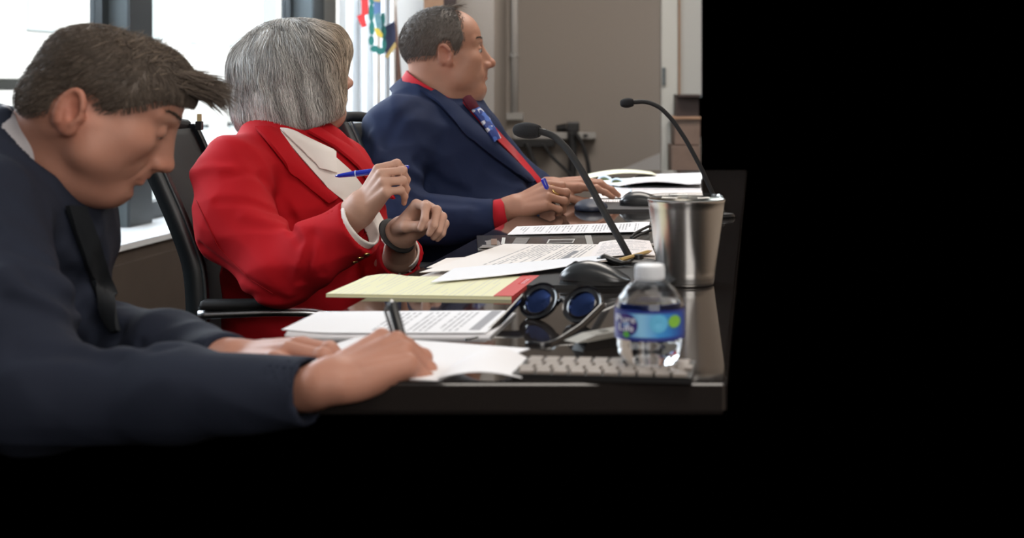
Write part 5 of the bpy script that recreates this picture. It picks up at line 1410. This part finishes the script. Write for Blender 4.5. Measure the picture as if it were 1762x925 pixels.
# blue pen
BLUE = principled('pen_blue', (.018, .035, .42), .2, spec=.6, coat=.5)
pen2 = empty('pen', P(640, 295, 2.66), 'translucent blue pen in the raised hand of the woman in red', 'pen')
a, b = P(577, 303, 2.725), P(704, 287, 2.715)
MB().tube([a, lerp(a, b, .05), lerp(a, b, .25), lerp(a, b, .6), lerp(a, b, .92), b], [.0016, .0036, .0056, .0060, .0050, .0030], 16).build('barrel', BLUE, pen2, smooth=True)
MB().tube([lerp(a, b, .27), lerp(a, b, .285)], .0064, 16).build('band', principled('pen_band', (.5, .6, .85), .25), pen2, auto=50)
MB().tube([lerp(a, b, .62) + V(0, -.006, .002), lerp(a, b, .95) + V(0, -.007, .003)], .0018, 8).build('clip', BLUE, pen2, smooth=True)
# ---------------- the man in the navy suit
F3 = Frame((0, 0, 0), rotm(math.radians(14), math.radians(-7), 0), 1.0)
e3 = P(768, 94, 3.70); F3.o = e3 - F3.R @ V(-.012, -.080, -.004)
nb3 = P(760, 200, 3.78)
B3 = Sdf(); head(B3, F3, jaw=1.0, jowl=.8, nose=.95, lid=-.0035, mouth_down=.003, brow=1.1, es=.86, neck_to=nb3, neck_r=(.066, .074), lips=.8); face_lines(B3, F3, .9)
B3.cap(nb3, P(760, 380, 3.8), .06, .08, .02).cap(P(700, 240, 3.62), P(800, 240, 3.95), .045, .045, .02)
elr3, wrr3 = P(690, 372, 3.52), P(884, 356, 3.48)
ell3, wrl3 = P(880, 330, 4.0), P(948, 322, 3.86)
B3.chain([P(700, 240, 3.62), P(690, 380, 3.52), P(846, 373, 3.487), wrr3], [.035, .030, .026, .025], .01).chain([P(800, 240, 3.95), ell3, wrl3], [.035, .033, .024], .01)
HR3 = frame_from(wrr3, P(945, 330, 3.47), V(-.10, -.62, .75), 1.02, 1)
t3, _ = hand(B3, HR3, [(.75, 1.1, .5), (.8, 1.15, .5), (.85, 1.2, .6), (.9, 1.2, .6)], [(.050, .036, -.022), (.078, .036, -.040), (.098, .022, -.048)], wrist_r=(.029, .026))
HL3 = frame_from(wrl3, P(992, 318, 3.84), V(.05, -.35, .9), 1.02, -1)
t3l, _ = hand(B3, HL3, [(.15, .35, .2), (.2, .4, .25), (.3, .5, .3), (.4, .6, .3)], [(.05, .04, -.016), (.08, .044, -.026), (.104, .040, -.030)])
man3 = person('balding man in a navy suit with a red shirt looking away to the right', B3, V(-.75, 3.30, .60), V(.12, 4.15, 1.30), .0030, SKIN_DARK, lambda v: head_tint(F3, v, .9, .25))
eyeballs(F3, man3)
HC3 = Sdf(); HC3.ell(F3.p(-.014, 0, .036), V(.1005, .0795, .0855), F3.R, .02).ell(F3.p(.030, 0, .040), V(.050, .066, .057), F3.R, .02)
HC3.i(side_poly(F3, [(.036, .16), (.036, .115), (.050, .085), (.044, .060), (.046, .035), (.034, .012), (.018, -.006), (.006, .004), (.0, .028), (-.014, .032), (-.030, .020), (-.036, -.030), (-.046, -.058), (-.08, -.066), (-.14, -.06), (-.16, .16)]), .010)
hv3, hq3 = HC3.mesh(F3.o - .16, F3.o + .16, .0035)
HAIR3 = hair_material('hair_greybrown', [(0, (.085, .072, .064)), (.5, (.15, .13, .115)), (.85, (.21, .185, .165)), (1, (.34, .31, .29))], .5)
cm = mesh_np(hv3, hq3); set_col(cm, np.full(len(hv3), .42)[:, None]); hair3 = link('hair', cm, HAIR3, man3)
def flow3(Q):
    L = F3.inv(Q.astype(float)); x, y, z = L.T; top = np.clip((z - .05) / .05, 0, 1)
    return np.stack([-.55 * (1 - top) + .2 * top, .5 * top * np.sign(y), -.8 * (1 - top)], 1) @ F3.R.T
rt3 = sample_surface(hv3, hq3, 9000)
a3, b3, r3 = strands(rt3, flow3, rng.uniform(.008, .015, len(rt3)), .0005, 6, .18, HC3, .002)
wp = np.stack([F3.p(rng.uniform(-.02, .05), rng.uniform(-.05, .05), .119) for _ in range(160)])
a4, b4, r4 = strands(wp, lambda Q: np.broadcast_to(F3.R @ V(.9, .5, -.08), Q.shape).copy(), rng.uniform(.015, .032, 160), .0005, 6, .25)
me = mesh_np(np.concatenate([a3, a4]), np.concatenate([b3, b4 + len(a3)])); set_col(me, np.repeat(np.concatenate([r3 * .85, r4])[:, None], 3, 1))
tag(link('hair_strands', me, HAIR3, hair3, True), kind='stuff')
brow_hair(F3, man3, HAIR3, 80, thick=.003, ln=.008, sdf=B3)
NAVY3 = cloth_material('suit_navy', (0.013, 0.022, 0.062), 700, .8, 0)
J3 = Sdf()
J3.ell(P(765, 275, 3.80), V(.175, .20, .19), None, .05).ell(P(800, 370, 3.80), V(.185, .20, .17), None, .06)
J3.cap(P(690, 222, 3.63), P(800, 222, 3.98), .085, .078, .06).cap(P(722, 182, 3.76), P(762, 186, 3.82), .075, .07, .05)
J3.cap(P(838, 270, 3.92), P(915, 318, 3.90), .08, .05, .05)
J3.chain([P(690, 232, 3.62), P(668, 310, 3.55), P(690, 375, 3.50)], [.092, .082, .072], .035)
J3.chain([P(690, 375, 3.50), P(770, 378, 3.49), P(850, 372, 3.485)], [.068, .058, .0495], .03)
J3.chain([P(815, 240, 3.98), P(875, 330, 4.0), P(930, 326, 3.9)], [.08, .062, .045], .03)
J3.c(f_cap(nb3, F3.p(-.03, 0, -.07), .074, .080), .012)
ncen3 = P(750, 152, 3.77); nn3 = V(.50, -.05, .87)
J3.u(ring_collar(ncen3, nn3, .104, .092, -.06, -.012, .009), .014)
folds(J3, [([(648, 290), (690, 300), (740, 320)], 0.0120, .012), ([(640, 320), (680, 330), (730, 345)], 0.0105, .012), ([(660, 250), (690, 200), (720, 180)], 0.0090, .012), ([(700, 350), (760, 345), (820, 350)], 0.0090, .010), ([(720, 280), (760, 320), (800, 330)], 0.0120, .014), ([(655, 345), (670, 365), (690, 395)], 0.0120, .010), ([(640, 230), (650, 260), (640, 290)], -0.0075, .012)])
J3.g(wrinkles(.009, 23, 1.0, (.2, .2, 1)), .006)
sleeve_end(J3, P(770, 378, 3.49), P(852, 372, 3.485), .049, .034)
J3.i(f_plane((0, 0, .58), (0, 0, -1)), .004)
jk3 = sdf_obj('suit_jacket', J3, V(-.80, 3.34, .54), V(.02, 4.20, 1.16), .0055, NAVY3, man3)
REDS = cloth_material('shirt_red', (.46, .012, .022), 900, .75, .15)
sdf_obj('shirt_collar', Sdf().u(ring_collar(ncen3, nn3, .093, .089, -.05, .004, .009), .001), ncen3 - .15, ncen3 + .15, .003, REDS, man3)
sf3 = patch('shirt', J3, [[(796, 178), (830, 218), (870, 258), (926, 318)], [(812, 180), (850, 220), (885, 258), (932, 312)]], REDS, man3, .002, .003, 26, 8)
patch('lapel', J3, [[(722, 158), (755, 182), (802, 235), (850, 274), (905, 314)], [(748, 160), (784, 182), (830, 228), (872, 268), (920, 314)]], NAVY3, jk3, .004, .006, 28, 8, bulge=.003)
mt_, tt2, n, l, b = nt('tie_pattern'); vo = n.new('ShaderNodeTexVoronoi'); vo.inputs['Scale'].default_value = 85; tcc = n.new('ShaderNodeTexCoord'); l.new(tcc.outputs['Object'], vo.inputs['Vector'])
rp = n.new('ShaderNodeValToRGB'); rp.color_ramp.interpolation = 'CONSTANT'; e = rp.color_ramp.elements; e[0].color = (.02, .045, .22, 1); e[1].position = .62; e[1].color = (.06, .14, .48, 1); q = e.new(.86); q.color = (.55, .58, .68, 1)
sc_ = n.new('ShaderNodeSeparateColor'); l.new(vo.outputs['Color'], sc_.inputs[0]); l.new(sc_.outputs[0], rp.inputs[0]); l.new(rp.outputs[0], b.inputs['Base Color']); b.inputs['Roughness'].default_value = .5
tie = patch('tie', J3, [[(802, 186), (822, 212), (844, 246)], [(814, 184), (836, 206), (854, 240)]], mt_, man3, .010, .005, 18, 8, bulge=.004)
patch('tie_knot', J3, [[(794, 178), (800, 186), (806, 194)], [(806, 172), (814, 180), (820, 190)]], principled('tie_red', (.06, .004, .012), .8, spec=.15, noise=.6, nscale=90), tie, .009, .006, 8, 6, bulge=.006)
cuff('shirt_cuff', P(850, 372, 3.485), P(874, 367, 3.482), .0385, .006, REDS, jk3, .0024)
rq = t3[1][0] * .62 + t3[1][1] * .38
MB().tube([HR3.p(*rq) + HR3.R @ (V(-.35 * math.cos(t), math.sin(t), math.cos(t)) * .0122) for t in np.linspace(0, 2 * math.pi, 24)], .0030, 8).build('ring', M['gold'], man3, smooth=True)
pen3 = empty('pen', P(940, 320, 3.46), 'short blue pen poking up out of the hand with the gold ring', 'pen')
a, b = P(934, 307, 3.46), P(944, 330, 3.465)
MB().tube([a, lerp(a, b, .08), b], [.004, .0062, .0058], 14).build('barrel', BLUE, pen3, auto=50)
